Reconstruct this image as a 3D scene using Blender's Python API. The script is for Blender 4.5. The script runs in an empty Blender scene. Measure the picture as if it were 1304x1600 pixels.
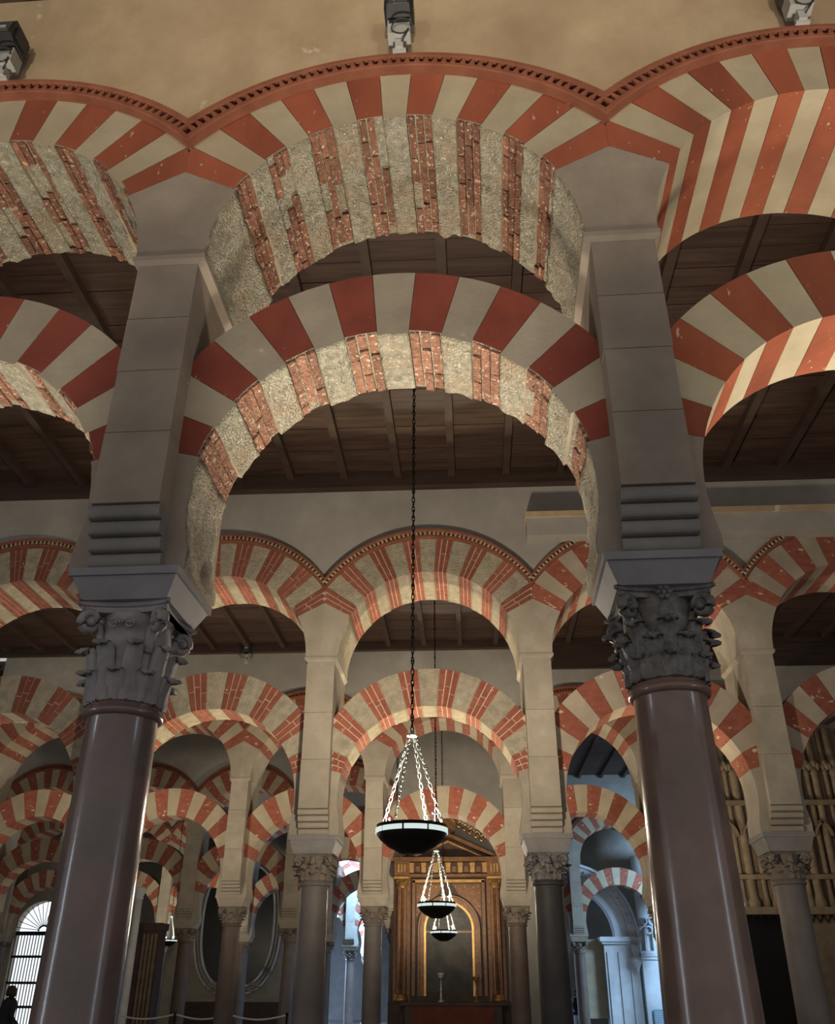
import bpy, bmesh, math, random
from mathutils import Vector, Matrix, noise
PI = math.pi
R_ = math.radians
scene = bpy.context.scene
col = scene.collection
random.seed(7)

# ---------------------------------------------------------------- camera
F_PX = 1378.2
PITCH, YAW, ROLL = R_(28.553), R_(3.435), R_(0.166)
fwd = Vector((-math.sin(YAW)*math.cos(PITCH), math.cos(YAW)*math.cos(PITCH), math.sin(PITCH)))
rgt = Vector((math.cos(YAW), math.sin(YAW), 0))
upv = rgt.cross(fwd)
r2 = rgt*math.cos(ROLL) + upv*math.sin(ROLL)
u2 = -rgt*math.sin(ROLL) + upv*math.cos(ROLL)
cam = bpy.data.cameras.new('camera')
camo = bpy.data.objects.new('camera', cam)
col.objects.link(camo)
cam.sensor_fit = 'VERTICAL'
cam.sensor_height = 24.0
cam.sensor_width = 24.0
cam.lens = F_PX/1600*24.0
cam.clip_start = 0.05
cam.clip_end = 400
m = Matrix((r2, u2, -fwd)).transposed().to_4x4()
m.translation = Vector((0.4241, 0, 1.6))
camo.matrix_world = m
scene.camera = camo

# ---------------------------------------------------------------- world, exposure, large lights
w = bpy.data.worlds.new('world')
scene.world = w
w.use_nodes = True
w.node_tree.nodes['Background'].inputs[0].default_value = (1.0, 0.95, 0.90, 1)
w.node_tree.nodes['Background'].inputs[1].default_value = 0.37
scene.view_settings.view_transform = 'Standard'
scene.view_settings.look = 'None'
scene.view_settings.exposure = 0.35
scene.view_settings.gamma = 1.0
scene.view_settings.use_curve_mapping = False

def area(name, loc, target, size, size_y, power, color):
    l = bpy.data.lights.new(name, 'AREA')
    l.shape = 'RECTANGLE'; l.size = size; l.size_y = size_y
    l.energy = power; l.color = color
    o = bpy.data.objects.new(name, l); col.objects.link(o)
    o.location = loc
    o.rotation_euler = (Vector(target)-Vector(loc)).to_track_quat('-Z', 'Y').to_euler()
    return o
def spot(name, loc, target, power, color, ang=150, blend=0.6, rad=0.15):
    l = bpy.data.lights.new(name, 'SPOT')
    l.energy = power; l.color = color; l.spot_size = R_(ang); l.spot_blend = blend
    l.shadow_soft_size = rad
    o = bpy.data.objects.new(name, l); col.objects.link(o)
    o.location = loc
    o.rotation_euler = (Vector(target)-Vector(loc)).to_track_quat('-Z', 'Y').to_euler()
    return o
WARM = (1.0, 0.84, 0.64)
NEUT = (1.0, 0.90, 0.76)
# unseen floodlights added behind the camera to brighten the nearest arcade
for x in (-3.2, 0.3, 3.2):
    spot('unseen_flood', (x, -2.6, 7.3), (x*0.8, 4.3, 8.6), 420, WARM, 62, 1.0, 0.25)
# unseen uplights added at floor level to brighten the arch undersides
UPL = (1.0, 0.88, 0.70)
for x, k in ((-3.0, 0.8), (0.0, 1.0), (3.0, 0.9)):
    spot('unseen_uplight', (x, 3.15, 0.06), (x, 4.9, 6.7), 1450*k, UPL, 31, 0.35, 0.45)
    spot('unseen_uplight', (x, 6.25, 0.06), (x, 4.7, 6.0), 900*k, UPL, 37, 0.4, 0.40)
for x, k in ((-3.33, 0.7), (-0.157, 1.0), (3.0, 0.6)):
    spot('unseen_uplight', (x, 14.5, 0.06), (x, 12.9, 6.6), 1100*k, (1.0, 0.82, 0.50), 36, 0.4, 0.12)
# unseen narrow area lights added for the highlights on the near columns
area('unseen_side_light_west', (-11, 0.8, 2.2), (-1.5, 4.7, 2.2), 0.4, 3.2, 55, (0.75, 0.86, 1.0))
area('unseen_side_light_east', (9.5, 0.2, 2.2), (1.5, 4.7, 2.2), 0.3, 3.2, 30, (0.75, 0.86, 1.0))
# daylight flooding the far chapels
spot('daylight_far_chapel', (-3.4, 42.3, 8.4), (-5.6, 46.5, 2.8), 7000, (0.34, 0.60, 1.0), 95, 0.6, 0.8)
area('daylight_chapel_floor', (-9.5, 48.0, 4.5), (-4.5, 49.5, 1.2), 2.0, 2.0, 3200, (0.42, 0.62, 1.0))
area('daylight_portal', (10.2, 33.0, 5.5), (6.8, 37.6, 1.6), 2.0, 2.0, 700, (0.42, 0.68, 1.0))

# ---------------------------------------------------------------- materials
M = {}
def node(nt, t, **kw):
    n = nt.nodes.new(t)
    for k, v in kw.items():
        setattr(n, k, v)
    return n
def rgba(c): return (c[0], c[1], c[2], 1)
def mat(name, c1, c2, scale=3.0, rough=0.85, bump=0.2, bscale=40, stretch=(1, 1, 1), stain=None, stain_scale=0.9,
        stain_amt=0.6, fleck=None, fleck_scale=30, fleck_at=0.66, rnd=0.0, metal=0.0, spec=0.3, bdist=0.01, coat=0.0, bstretch=None):
    mt = bpy.data.materials.new(name); mt.use_nodes = True
    nt = mt.node_tree; bs = nt.nodes['Principled BSDF']
    geo = node(nt, 'ShaderNodeNewGeometry')
    mp = node(nt, 'ShaderNodeMapping'); mp.inputs['Scale'].default_value = stretch
    nt.links.new(geo.outputs['Position'], mp.inputs['Vector'])
    nz = node(nt, 'ShaderNodeTexNoise'); nz.inputs['Scale'].default_value = scale
    nz.inputs['Detail'].default_value = 7; nz.inputs['Roughness'].default_value = 0.62
    nt.links.new(mp.outputs[0], nz.inputs['Vector'])
    cr = node(nt, 'ShaderNodeValToRGB')
    cr.color_ramp.elements[0].position = 0.32; cr.color_ramp.elements[0].color = rgba(c1)
    cr.color_ramp.elements[1].position = 0.68; cr.color_ramp.elements[1].color = rgba(c2)
    nt.links.new(nz.outputs['Fac'], cr.inputs[0])
    out = cr.outputs[0]
    def mix(a, bcol, fac_socket):
        mx = node(nt, 'ShaderNodeMix', data_type='RGBA')
        nt.links.new(fac_socket, mx.inputs[0]); nt.links.new(a, mx.inputs[6])
        mx.inputs[7].default_value = rgba(bcol)
        return mx.outputs[2]
    if stain:
        n2 = node(nt, 'ShaderNodeTexNoise'); n2.inputs['Scale'].default_value = stain_scale; n2.inputs['Detail'].default_value = 4
        nt.links.new(mp.outputs[0], n2.inputs['Vector'])
        r = node(nt, 'ShaderNodeMapRange'); r.inputs[1].default_value = 0.45; r.inputs[2].default_value = 0.7
        r.inputs[3].default_value = 0; r.inputs[4].default_value = stain_amt
        nt.links.new(n2.outputs['Fac'], r.inputs[0])
        out = mix(out, stain, r.outputs[0])
    if fleck:
        n3 = node(nt, 'ShaderNodeTexNoise'); n3.inputs['Scale'].default_value = fleck_scale; n3.inputs['Detail'].default_value = 3
        nt.links.new(mp.outputs[0], n3.inputs['Vector'])
        r = node(nt, 'ShaderNodeMapRange'); r.inputs[1].default_value = fleck_at; r.inputs[2].default_value = fleck_at+0.05
        nt.links.new(n3.outputs['Fac'], r.inputs[0])
        out = mix(out, fleck, r.outputs[0])
    if rnd:
        oi = node(nt, 'ShaderNodeObjectInfo')
        r = node(nt, 'ShaderNodeMapRange'); r.inputs[3].default_value = 1-rnd; r.inputs[4].default_value = 1+rnd
        nt.links.new(oi.outputs['Random'], r.inputs[0])
        hs = node(nt, 'ShaderNodeHueSaturation')
        nt.links.new(r.outputs[0], hs.inputs['Value']); nt.links.new(out, hs.inputs['Color'])
        out = hs.outputs[0]
    nt.links.new(out, bs.inputs['Base Color'])
    bs.inputs['Roughness'].default_value = rough
    bs.inputs['Metallic'].default_value = metal
    bs.inputs['Specular IOR Level'].default_value = spec
    bs.inputs['Coat Weight'].default_value = coat
    bs.inputs['Coat Roughness'].default_value = 0.08
    if bump:
        nb = node(nt, 'ShaderNodeTexNoise'); nb.inputs['Scale'].default_value = bscale; nb.inputs['Detail'].default_value = 5
        mp2 = node(nt, 'ShaderNodeMapping'); mp2.inputs['Scale'].default_value = bstretch or stretch
        nt.links.new(geo.outputs['Position'], mp2.inputs['Vector'])
        nt.links.new(mp2.outputs[0], nb.inputs['Vector'])
        b = node(nt, 'ShaderNodeBump'); b.inputs['Strength'].default_value = bump; b.inputs['Distance'].default_value = bdist
        nt.links.new(nb.outputs['Fac'], b.inputs['Height']); nt.links.new(b.outputs[0], bs.inputs['Normal'])
    M[name] = mt
    return mt

mat('plaster_tan', (0.40, 0.30, 0.185), (0.52, 0.41, 0.27), 2.2, 0.8, 0.15, 18, (1, 1, 0.7), stain=(0.30, 0.22, 0.14), stain_scale=0.8, fleck=(0.62, 0.54, 0.40), fleck_scale=4.5, fleck_at=0.70)
mat('plaster_grey', (0.30, 0.285, 0.255), (0.385, 0.37, 0.335), 1.8, 0.85, 0.12, 20, stain=(0.27, 0.26, 0.23), stain_scale=0.7, stain_amt=0.7)
mat('paint_red', (0.235, 0.062, 0.030), (0.31, 0.088, 0.045), 2.5, 0.7, 0.15, 30, stretch=(1, 1, 0.35), stain=(0.165, 0.048, 0.027), stain_scale=2.2, stain_amt=0.7, fleck=(0.48, 0.36, 0.25), fleck_scale=26, fleck_at=0.685, rnd=0.12)
mat('paint_red_dark', (0.205, 0.046, 0.030), (0.27, 0.064, 0.040), 2.5, 0.7, 0.12, 30, stain=(0.145, 0.036, 0.026), stain_scale=2.0, stain_amt=0.7, fleck=(0.45, 0.35, 0.26), fleck_scale=17, fleck_at=0.715, rnd=0.10)
mat('paint_cream', (0.32, 0.275, 0.19), (0.42, 0.365, 0.26), 2.5, 0.75, 0.15, 26, stain=(0.32, 0.26, 0.18), stain_scale=1.5, rnd=0.08)
mat('paint_grey_cream', (0.32, 0.275, 0.21), (0.40, 0.345, 0.265), 3, 0.75, 0.15, 26, stain=(0.26, 0.215, 0.165), stain_scale=1.8, rnd=0.08, fleck=(0.55, 0.50, 0.42), fleck_scale=6, fleck_at=0.73)
mat('rough_stone', (0.25, 0.235, 0.175), (0.52, 0.485, 0.385), 16, 0.95, 1.0, 62, stain=(0.40, 0.27, 0.17), stain_scale=2.6, stain_amt=0.5, fleck=(0.66, 0.62, 0.52), fleck_scale=40, fleck_at=0.62, bdist=0.06)
mat('rough_stone_fine', (0.25, 0.225, 0.17), (0.42, 0.375, 0.285), 9, 0.95, 1.0, 38, stain=(0.36, 0.31, 0.22), stain_scale=2.0, rnd=0.06, bdist=0.02)
mat('brick', (0.13, 0.056, 0.037), (0.25, 0.120, 0.078), 14, 0.95, 0.8, 55, fleck=(0.46, 0.37, 0.27), fleck_scale=34, fleck_at=0.60, rnd=0.28, bdist=0.03)
mat('brick_pale', (0.17, 0.078, 0.052), (0.33, 0.175, 0.115), 22, 0.95, 1.0, 60, fleck=(0.50, 0.41, 0.31), fleck_scale=34, fleck_at=0.60, rnd=0.22, bdist=0.03)
mat('mortar', (0.46, 0.37, 0.27), (0.60, 0.50, 0.38), 12, 0.95, 0.6, 50)
mat('brick_row', (0.20, 0.062, 0.040), (0.285, 0.10, 0.064), 6, 0.9, 0.4, 40, fleck=(0.50, 0.38, 0.27), fleck_scale=16, fleck_at=0.68, rnd=0.18)
mat('worn_red', (0.215, 0.062, 0.038), (0.30, 0.105, 0.068), 7, 0.85, 0.25, 30, fleck=(0.52, 0.40, 0.28), fleck_scale=8, fleck_at=0.64, rnd=0.16, stretch=(1, 1, 1.6))
mat('terracotta', (0.175, 0.058, 0.032), (0.25, 0.092, 0.052), 5, 0.8, 0.3, 30, rnd=0.1)
mat('terracotta_dark', (0.16, 0.052, 0.032), (0.23, 0.08, 0.048), 5, 0.8, 0.3, 30)
mat('pier_stone', (0.235, 0.195, 0.155), (0.315, 0.265, 0.215), 3.0, 0.75, 0.2, 24, stain=(0.19, 0.16, 0.145), stain_scale=1.3, fleck=(0.42, 0.37, 0.32), fleck_scale=5, fleck_at=0.74, rnd=0.06)
mat('pier_stone_pale', (0.27, 0.24, 0.19), (0.37, 0.33, 0.265), 3.0, 0.85, 0.5, 26, stain=(0.29, 0.255, 0.20), stain_scale=1.3, rnd=0.06)
mat('roll_stone', (0.175, 0.17, 0.16), (0.25, 0.24, 0.225), 3, 0.75, 0.2, 26)
mat('impost_blue', (0.195, 0.195, 0.205), (0.265, 0.262, 0.275), 3, 0.7, 0.2, 30)
mat('capital_grey', (0.22, 0.21, 0.215), (0.34, 0.32, 0.32), 8, 0.7, 0.6, 40)
mat('capital_dark', (0.10, 0.096, 0.094), (0.24, 0.23, 0.22), 14, 0.55, 0.7, 45)
mat('capital_brown', (0.15, 0.125, 0.10), (0.24, 0.205, 0.165), 6, 0.8, 0.4, 40)
mat('marble_plum', (0.105, 0.080, 0.076), (0.16, 0.122, 0.115), 2.2, 0.2, 0.16, 7, stain=(0.22, 0.13, 0.11), stain_scale=2.6, stain_amt=0.8, spec=0.5, coat=0.15)
mat('marble_red', (0.135, 0.088, 0.072), (0.205, 0.135, 0.112), 2.2, 0.2, 0.16, 7, stain=(0.29, 0.19, 0.15), stain_scale=2.8, stain_amt=0.8, spec=0.5, coat=0.15)
mat('marble_grey', (0.13, 0.115, 0.105), (0.19, 0.17, 0.155), 2.2, 0.6, 0.05, 12, spec=0.5)
mat('marble_black', (0.030, 0.029, 0.028), (0.055, 0.052, 0.05), 2.2, 0.6, 0.05, 12, spec=0.5)
mat('marble_brown', (0.10, 0.072, 0.056), (0.15, 0.11, 0.088), 2.2, 0.6, 0.05, 12, spec=0.5)
mat('ceiling_wood', (0.034, 0.020, 0.0145), (0.078, 0.046, 0.034), 5, 0.55, 0.25, 14, (0.25, 2.6, 1), rnd=0.25)
mat('beam_wood', (0.034, 0.021, 0.016), (0.058, 0.037, 0.028), 4, 0.6, 0.2, 14, (0.3, 1, 3))
mat('dark_metal', (0.008, 0.009, 0.009), (0.014, 0.015, 0.015), 4, 0.5, 0.1, 30, metal=0.4)
mat('silver', (0.62, 0.70, 0.68), (0.80, 0.86, 0.84), 8, 0.3, 0.1, 60, metal=0.6)
mat('chain_metal', (0.06, 0.075, 0.07), (0.10, 0.115, 0.11), 8, 0.7, 0.1, 60)
mat('fixture_grey', (0.36, 0.36, 0.34), (0.44, 0.44, 0.42), 3, 0.5, 0.0)
mat('fixture_black', (0.02, 0.021, 0.022), (0.035, 0.036, 0.038), 3, 0.35, 0.0)
mat('fixture_glass', (0.05, 0.055, 0.055), (0.09, 0.10, 0.10), 3, 0.08, 0.0, spec=0.8)
mat('gilt_wood', (0.095, 0.042, 0.018), (0.19, 0.092, 0.036), 9, 0.4, 0.3, 50, metal=0.25, spec=0.5)
mat('gilt', (0.32, 0.185, 0.065), (0.50, 0.31, 0.12), 9, 0.32, 0.3, 50, metal=0.7)
mat('dark_wood', (0.035, 0.020, 0.014), (0.065, 0.038, 0.026), 5, 0.5, 0.2, 30)
mat('painting_dark', (0.022, 0.025, 0.022), (0.085, 0.08, 0.066), 2.5, 0.5, 0.0, stain=(0.03, 0.03, 0.03), stain_scale=1.8)
mat('oval_black', (0.010, 0.013, 0.013), (0.02, 0.024, 0.024), 2, 0.35, 0.0)
mat('frontal_red', (0.12, 0.035, 0.022), (0.17, 0.052, 0.032), 4, 0.8, 0.1, 40)
mat('white_marble', (0.50, 0.53, 0.55), (0.62, 0.65, 0.67), 3, 0.6, 0.15, 30, stain=(0.40, 0.43, 0.46), stain_scale=1.2)
mat('gothic_stone', (0.13, 0.098, 0.064), (0.20, 0.155, 0.105), 5, 0.85, 0.4, 35)
mat('shade_black', (0.006, 0.006, 0.006), (0.010, 0.010, 0.010), 2, 0.9, 0.0)  # near-black that paints deep shade
mat('floor_marble', (0.36, 0.31, 0.29), (0.46, 0.41, 0.39), 1.2, 0.25, 0.03, 8, stain=(0.30, 0.25, 0.23), spec=0.5)
mat('rope_white', (0.55, 0.53, 0.50), (0.65, 0.63, 0.60), 5, 0.7, 0.0)
mat('cloth_dark', (0.014, 0.014, 0.017), (0.03, 0.03, 0.034), 6, 0.9, 0.0)
mat('cloth_pale', (0.40, 0.42, 0.50), (0.52, 0.54, 0.60), 6, 0.9, 0.0)
mat('skin', (0.38, 0.22, 0.15), (0.46, 0.28, 0.20), 6, 0.6, 0.0)
mat('hair', (0.02, 0.014, 0.01), (0.04, 0.028, 0.02), 6, 0.7, 0.0)
mat('plaque', (0.10, 0.19, 0.26), (0.15, 0.26, 0.34), 6, 0.5, 0.0)
def emit_mat(name, c, s):
    mt = bpy.data.materials.new(name); mt.use_nodes = True
    nt = mt.node_tree; nt.nodes.clear()
    e = node(nt, 'ShaderNodeEmission'); e.inputs[0].default_value = rgba(c); e.inputs[1].default_value = s
    o = node(nt, 'ShaderNodeOutputMaterial'); nt.links.new(e.outputs[0], o.inputs[0])
    M[name] = mt
emit_mat('daylight', (0.86, 0.93, 1.0), 1.0)
emit_mat('rim_glow', (0.86, 1.0, 0.95), 0.62)  # even emission for the lamp rim plates
emit_mat('lamp_glow', (1.0, 0.92, 0.78), 2.5)

# ---------------------------------------------------------------- mesh helpers
class MB:
    def __init__(s): s.v = []; s.f = []; s.m = []; s.smooth = []
    def add(s, verts, faces, mi=0, smooth=False):
        b = len(s.v); s.v += [tuple(p) for p in verts]
        for f in faces: s.f.append(tuple(i+b for i in f)); s.m.append(mi); s.smooth.append(smooth)
        return s
    def box(s, x0, x1, y0, y1, z0, z1, mi=0):
        return s.add([(x0,y0,z0),(x1,y0,z0),(x1,y1,z0),(x0,y1,z0),(x0,y0,z1),(x1,y0,z1),(x1,y1,z1),(x0,y1,z1)],
                     [(3,2,1,0),(4,5,6,7),(0,1,5,4),(1,2,6,5),(2,3,7,6),(3,0,4,7)], mi)
    def frustum(s, hx0, hy0, z0, hx1, hy1, z1, mi=0):
        return s.add([(-hx0,-hy0,z0),(hx0,-hy0,z0),(hx0,hy0,z0),(-hx0,hy0,z0),(-hx1,-hy1,z1),(hx1,-hy1,z1),(hx1,hy1,z1),(-hx1,hy1,z1)],
                     [(3,2,1,0),(4,5,6,7),(0,1,5,4),(1,2,6,5),(2,3,7,6),(3,0,4,7)], mi)
    def lathe(s, prof, n=24, mi=0, cap=True, c=(0,0,0), smooth=True):
        vs = []; fs = []
        for r, z in prof:
            for k in range(n):
                a = 2*PI*k/n; vs.append((c[0]+r*math.cos(a), c[1]+r*math.sin(a), c[2]+z))
        for i in range(len(prof)-1):
            for k in range(n):
                k2 = (k+1) % n
                fs.append((i*n+k, i*n+k2, (i+1)*n+k2, (i+1)*n+k))
        s.add(vs, fs, mi, smooth)
        if cap:
            b = len(s.v)-len(vs)
            s.f.append(tuple(b+k for k in reversed(range(n)))); s.m.append(mi); s.smooth.append(False)
            s.f.append(tuple(b+(len(prof)-1)*n+k for k in range(n))); s.m.append(mi); s.smooth.append(False)
        return s
    def tube(s, pts, r, n=6, mi=0, closed=False):
        pts = [Vector(p) for p in pts]; N = len(pts); vs = []; fs = []
        rs = r if isinstance(r, (list, tuple)) else [r]*N
        for i, p in enumerate(pts):
            if closed: t = pts[(i+1) % N]-pts[i-1]
            else: t = pts[min(i+1, N-1)]-pts[max(i-1, 0)]
            t.normalize()
            ref = Vector((0, 0, 1)) if abs(t.z) < 0.9 else Vector((1, 0, 0))
            a = t.cross(ref).normalized(); b = t.cross(a)
            for k in range(n):
                an = 2*PI*k/n; vs.append(p+(a*math.cos(an)+b*math.sin(an))*rs[i])
        for i in range(N if closed else N-1):
            j = (i+1) % N
            for k in range(n):
                k2 = (k+1) % n; fs.append((i*n+k, j*n+k, j*n+k2, i*n+k2))
        if not closed:
            fs.append(tuple(range(n))); fs.append(tuple((N-1)*n+k for k in reversed(range(n))))
        return s.add(vs, fs, mi, True)
    def prism(s, poly, y0, y1, mi=0):          # polygon in xz, extruded along y
        n = len(poly)
        vs = [(x, y0, z) for x, z in poly]+[(x, y1, z) for x, z in poly]
        fs = [tuple(range(n)), tuple(reversed(range(n, 2*n)))]
        fs += [(i, i+n, (i+1) % n+n, (i+1) % n) for i in range(n)]
        return s.add(vs, fs, mi)
    def merge(s, o, mt=None, mi=None):
        b = len(s.v)
        s.v += [tuple(mt @ Vector(p)) if mt else p for p in o.v]
        for f, q, sm in zip(o.f, o.m, o.smooth):
            s.f.append(tuple(i+b for i in f)); s.m.append(q if mi is None else mi); s.smooth.append(sm)
        return s
    def mesh(s, name, mats):
        me = bpy.data.meshes.new(name); me.from_pydata(s.v, [], s.f)
        for k in mats: me.materials.append(M[k])
        me.polygons.foreach_set('material_index', s.m)
        me.polygons.foreach_set('use_smooth', s.smooth)
        bm = bmesh.new(); bm.from_mesh(me)
        bmesh.ops.recalc_face_normals(bm, faces=bm.faces)
        bm.to_mesh(me); bm.free()
        me.update()
        return me
    def build(s, name, mats, parent=None, loc=None, rz=0):
        if isinstance(mats, str): mats = [mats]
        return link(name, s.mesh(name, mats), parent, loc, rz)
def link(name, me, parent=None, loc=None, rz=0):
    o = bpy.data.objects.new(name, me); col.objects.link(o)
    if parent: o.parent = parent
    if loc: o.location = loc
    if rz: o.rotation_euler = (0, 0, rz)
    return o
def thing(name, label, cat, loc=(0, 0, 0), rz=0, group=None):
    o = bpy.data.objects.new(name, None); col.objects.link(o)
    o.empty_display_size = 0.1
    o.location = loc; o.rotation_euler = (0, 0, rz)
    return tag(o, label, cat, group)
def tag(o, label, cat, group=None):
    o['label'] = label; o['category'] = cat
    if group: o['group'] = group
    return o
def struct(o): o['kind'] = 'structure'; return o
def rough_noise(p, s1, s2):
    return noise.noise(Vector(p)*s1)*0.6+noise.noise(Vector(p)*s2)*0.4

# ---------------------------------------------------------------- arcade rows
def circ_from(apex, hx, hz):                      # circle with given apex that passes through (hx, hz)
    d = apex-hz; R = (hx*hx+d*d)/(2*d); return apex-R, R
class Row: pass
def make_row(n, Y, x0, S, sl=0.0, **k):
    r = Row(); r.n = n; r.Y = Y; r.x0 = x0; r.S = S; r.sl = sl; r.rz = math.atan(sl)
    r.zroll = k.get('zroll', 3.78); r.zit = k.get('zit', 3.47); r.zib = k.get('zib', 3.24); r.zcap = k.get('zcap', 2.92)
    lo_apex = k.get('lo_apex', 5.24); ex_apex = k.get('ex_apex', 5.80); up_apex = k.get('up_apex', 7.29)
    mi_apex = k.get('mi_apex', 7.85); mo_apex = k.get('mo_apex', 8.01)
    r.vin = k.get('vin', 7.03); r.vout = k.get('vout', 7.21)
    r.lR = S/2-0.297; r.lc = lo_apex-r.lR
    r.eR = S/2+0.115; r.ec = ex_apex-r.eR
    r.uR = S/2-0.235; r.uc = up_apex-r.uR
    r.ic, r.iR = circ_from(mi_apex, S/2, r.vin)
    r.oc, r.oR = circ_from(mo_apex, S/2, r.vout)
    r.T0, r.T1, r.TL = -0.473, 0.66, 0.30
    r.zbeam = k.get('zbeam', 8.88)
    return r
def place(r, x):                                  # local x along a row -> world xy
    return (r.x0+x, r.Y+x*r.sl)
ROWS = {
 1: make_row(1, 4.7346, 0.0, 3.0, -0.01738, zroll=4.05, zit=3.715, zib=3.545, zcap=3.03, lo_apex=5.338, ex_apex=5.853,
             up_apex=7.215, mi_apex=7.69, mo_apex=7.785, vin=7.0, vout=7.20, zbeam=8.80),
 2: make_row(2, 12.879, -0.157, 3.169, zroll=3.80, zit=3.477, zib=3.245, zcap=2.92, lo_apex=5.251, ex_apex=5.811,
             up_apex=7.311, mi_apex=7.876, mo_apex=8.023, vin=7.03, vout=7.21),
 3: make_row(3, 21.13, -0.22, 3.13, zroll=3.74, lo_apex=5.16, ex_apex=5.767, zbeam=9.02),
 4: make_row(4, 28.60, -0.33, 3.13, zroll=3.74, lo_apex=5.16, ex_apex=5.767, zbeam=9.02),
 5: make_row(5, 36.50, -0.45, 3.13, zroll=3.74, lo_apex=5.16, ex_apex=5.767, zbeam=9.02),
 6: make_row(6, 44.50, -0.55, 3.13, zroll=3.74, lo_apex=5.16, ex_apex=5.767, zbeam=9.02),
 7: make_row(7, 52.50, -0.65, 3.13, zroll=3.74, lo_apex=5.16, ex_apex=5.767, zbeam=9.02),
}
ROWNAME = {1: 'nearest arcade', 2: 'second arcade', 3: 'third arcade', 4: 'fourth arcade', 5: 'fifth arcade', 6: 'sixth arcade', 7: 'farthest arcade'}
def bayname(b):
    if b == 0: return 'middle bay'
    side = 'left' if b < 0 else 'right'
    return {1: 'first', 2: 'second', 3: 'third', 4: 'fourth', 5: 'fifth'}[abs(b)]+' bay '+side+' of the middle'

def wedge_mesh(c, R, outer, a0, a1, y0, y1, na, ny, rough=0.0, zmin=None, seed=0, gap=0.0016, ax=False):
    """voussoir between two radial joints; inner face follows the arch circle, outer(a) is the distance of the extrados"""
    mb = MB()
    g = gap/R
    a0 += g; a1 -= g
    A = [a0+(a1-a0)*i/na for i in range(na+1)]
    Yv = [y0+(y1-y0)*j/ny for j in range(ny+1)]
    vi = []
    for a in A:
        for j, y in enumerate(Yv):
            rr = R
            yy = y
            if rough:
                p = (R*a+seed*3.7, y, seed*1.3)
                d = rough_noise(p, 5.0, 17.0)
                rr = R + d*rough
                if j == ny: yy = y + rough*1.1*noise.noise(Vector((R*a*11+seed, 3.1, 0)))
                if j == 0: rr = R+0.3*d*rough
            x = rr*math.sin(a); z = c+rr*math.cos(a)
            if zmin is not None:
                z = max(z, zmin)
                if z < c: x = math.copysign(max(abs(x), rr*0.966), x)
            vi.append((x, yy, z))
    vo = []
    for a in A:
        ro = outer(a); x = ro*math.sin(a); z = c+ro*math.cos(a)
        if zmin is not None: z = max(z, zmin)
        vo.append((x, y0, z)); vo.append((x, y1, z))
    mb.v = vi+vo; nb = len(vi); n1 = ny+1
    def F(f, mi, sm=False): mb.f.append(f); mb.m.append(mi); mb.smooth.append(sm)
    for i in range(na):
        for j in range(ny):
            F((i*n1+j, (i+1)*n1+j, (i+1)*n1+j+1, i*n1+j+1), 1, bool(rough))
        F((i*n1, nb+2*i, nb+2*(i+1), (i+1)*n1), 0)
        F((i*n1+ny, (i+1)*n1+ny, nb+2*(i+1)+1, nb+2*i+1), 0)
        F((nb+2*i, nb+2*i+1, nb+2*(i+1)+1, nb+2*(i+1)), 0)
    F(tuple(range(n1))+(nb+1, nb), 0)
    F(tuple(na*n1+j for j in range(n1))+(nb+2*na+1, nb+2*na), 0)
    return mb

def brick_wedge(c, r0, r1, a0, a1, y0, y1, jit=0.0, rng=random, divs=2):
    mb = MB(); vs = []
    A = [a0+(a1-a0)*i/divs for i in range(divs+1)]
    for a in A:
        for (r, y) in ((r0, y0), (r0, y1), (r1, y1), (r1, y0)):
            q = r+(rng.uniform(-jit, jit) if r == r0 else 0)
            vs.append((q*math.sin(a), y+(rng.uniform(-jit, jit)), c+q*math.cos(a)))
    fs = [(0, 1, 2, 3), (4*divs+3, 4*divs+2, 4*divs+1, 4*divs)]
    for i in range(divs):
        for k in range(4):
            fs.append((4*i+k, 4*i+4+k, 4*i+4+(k+1) % 4, 4*i+(k+1) % 4))
    return mb.add(vs, fs)

UP_B = [3.9, 12.3, 20.7, 29.2, 37.7, 46.0, 54.0, 61.5]
LO_B = [4.9, 14.8, 24.6, 34.4, 44.2, 54.2, 64.5, 75.0]
CACHE = {}
def voussoirs(kind, r):
    B = UP_B if kind == 'upper' else LO_B
    res = [(-B[0], B[0], 'w')]
    for i in range(len(B)-1):
        colr = 'r' if i % 2 == 0 else 'w'
        res.append((B[i], B[i+1], colr)); res.append((-B[i+1], -B[i], colr))
    if kind == 'upper': end = 90.0
    else: end = 90+math.degrees(math.asin(min(0.9, (r.lc-r.zit)/r.lR)))
    res.append((B[-1], end, 's')); res.append((-end, -B[-1], 's'))
    return res
def outer_fn(kind, r):
    if kind == 'upper': c, R, oc, oR, lim = r.uc, r.uR, r.ic, r.iR, r.S/2
    else: c, R, oc, oR, lim = r.lc, r.lR, r.ec, r.eR, r.S/2-0.20
    def fn(a):
        dz = c-oc; ca = math.cos(a); sa = abs(math.sin(a))
        b = dz*ca
        d = -b+math.sqrt(max(0, b*b-(dz*dz-oR*oR)))
        if sa > 1e-6: d = min(d, lim/sa)
        return max(d, R+0.01)
    return fn

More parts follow.
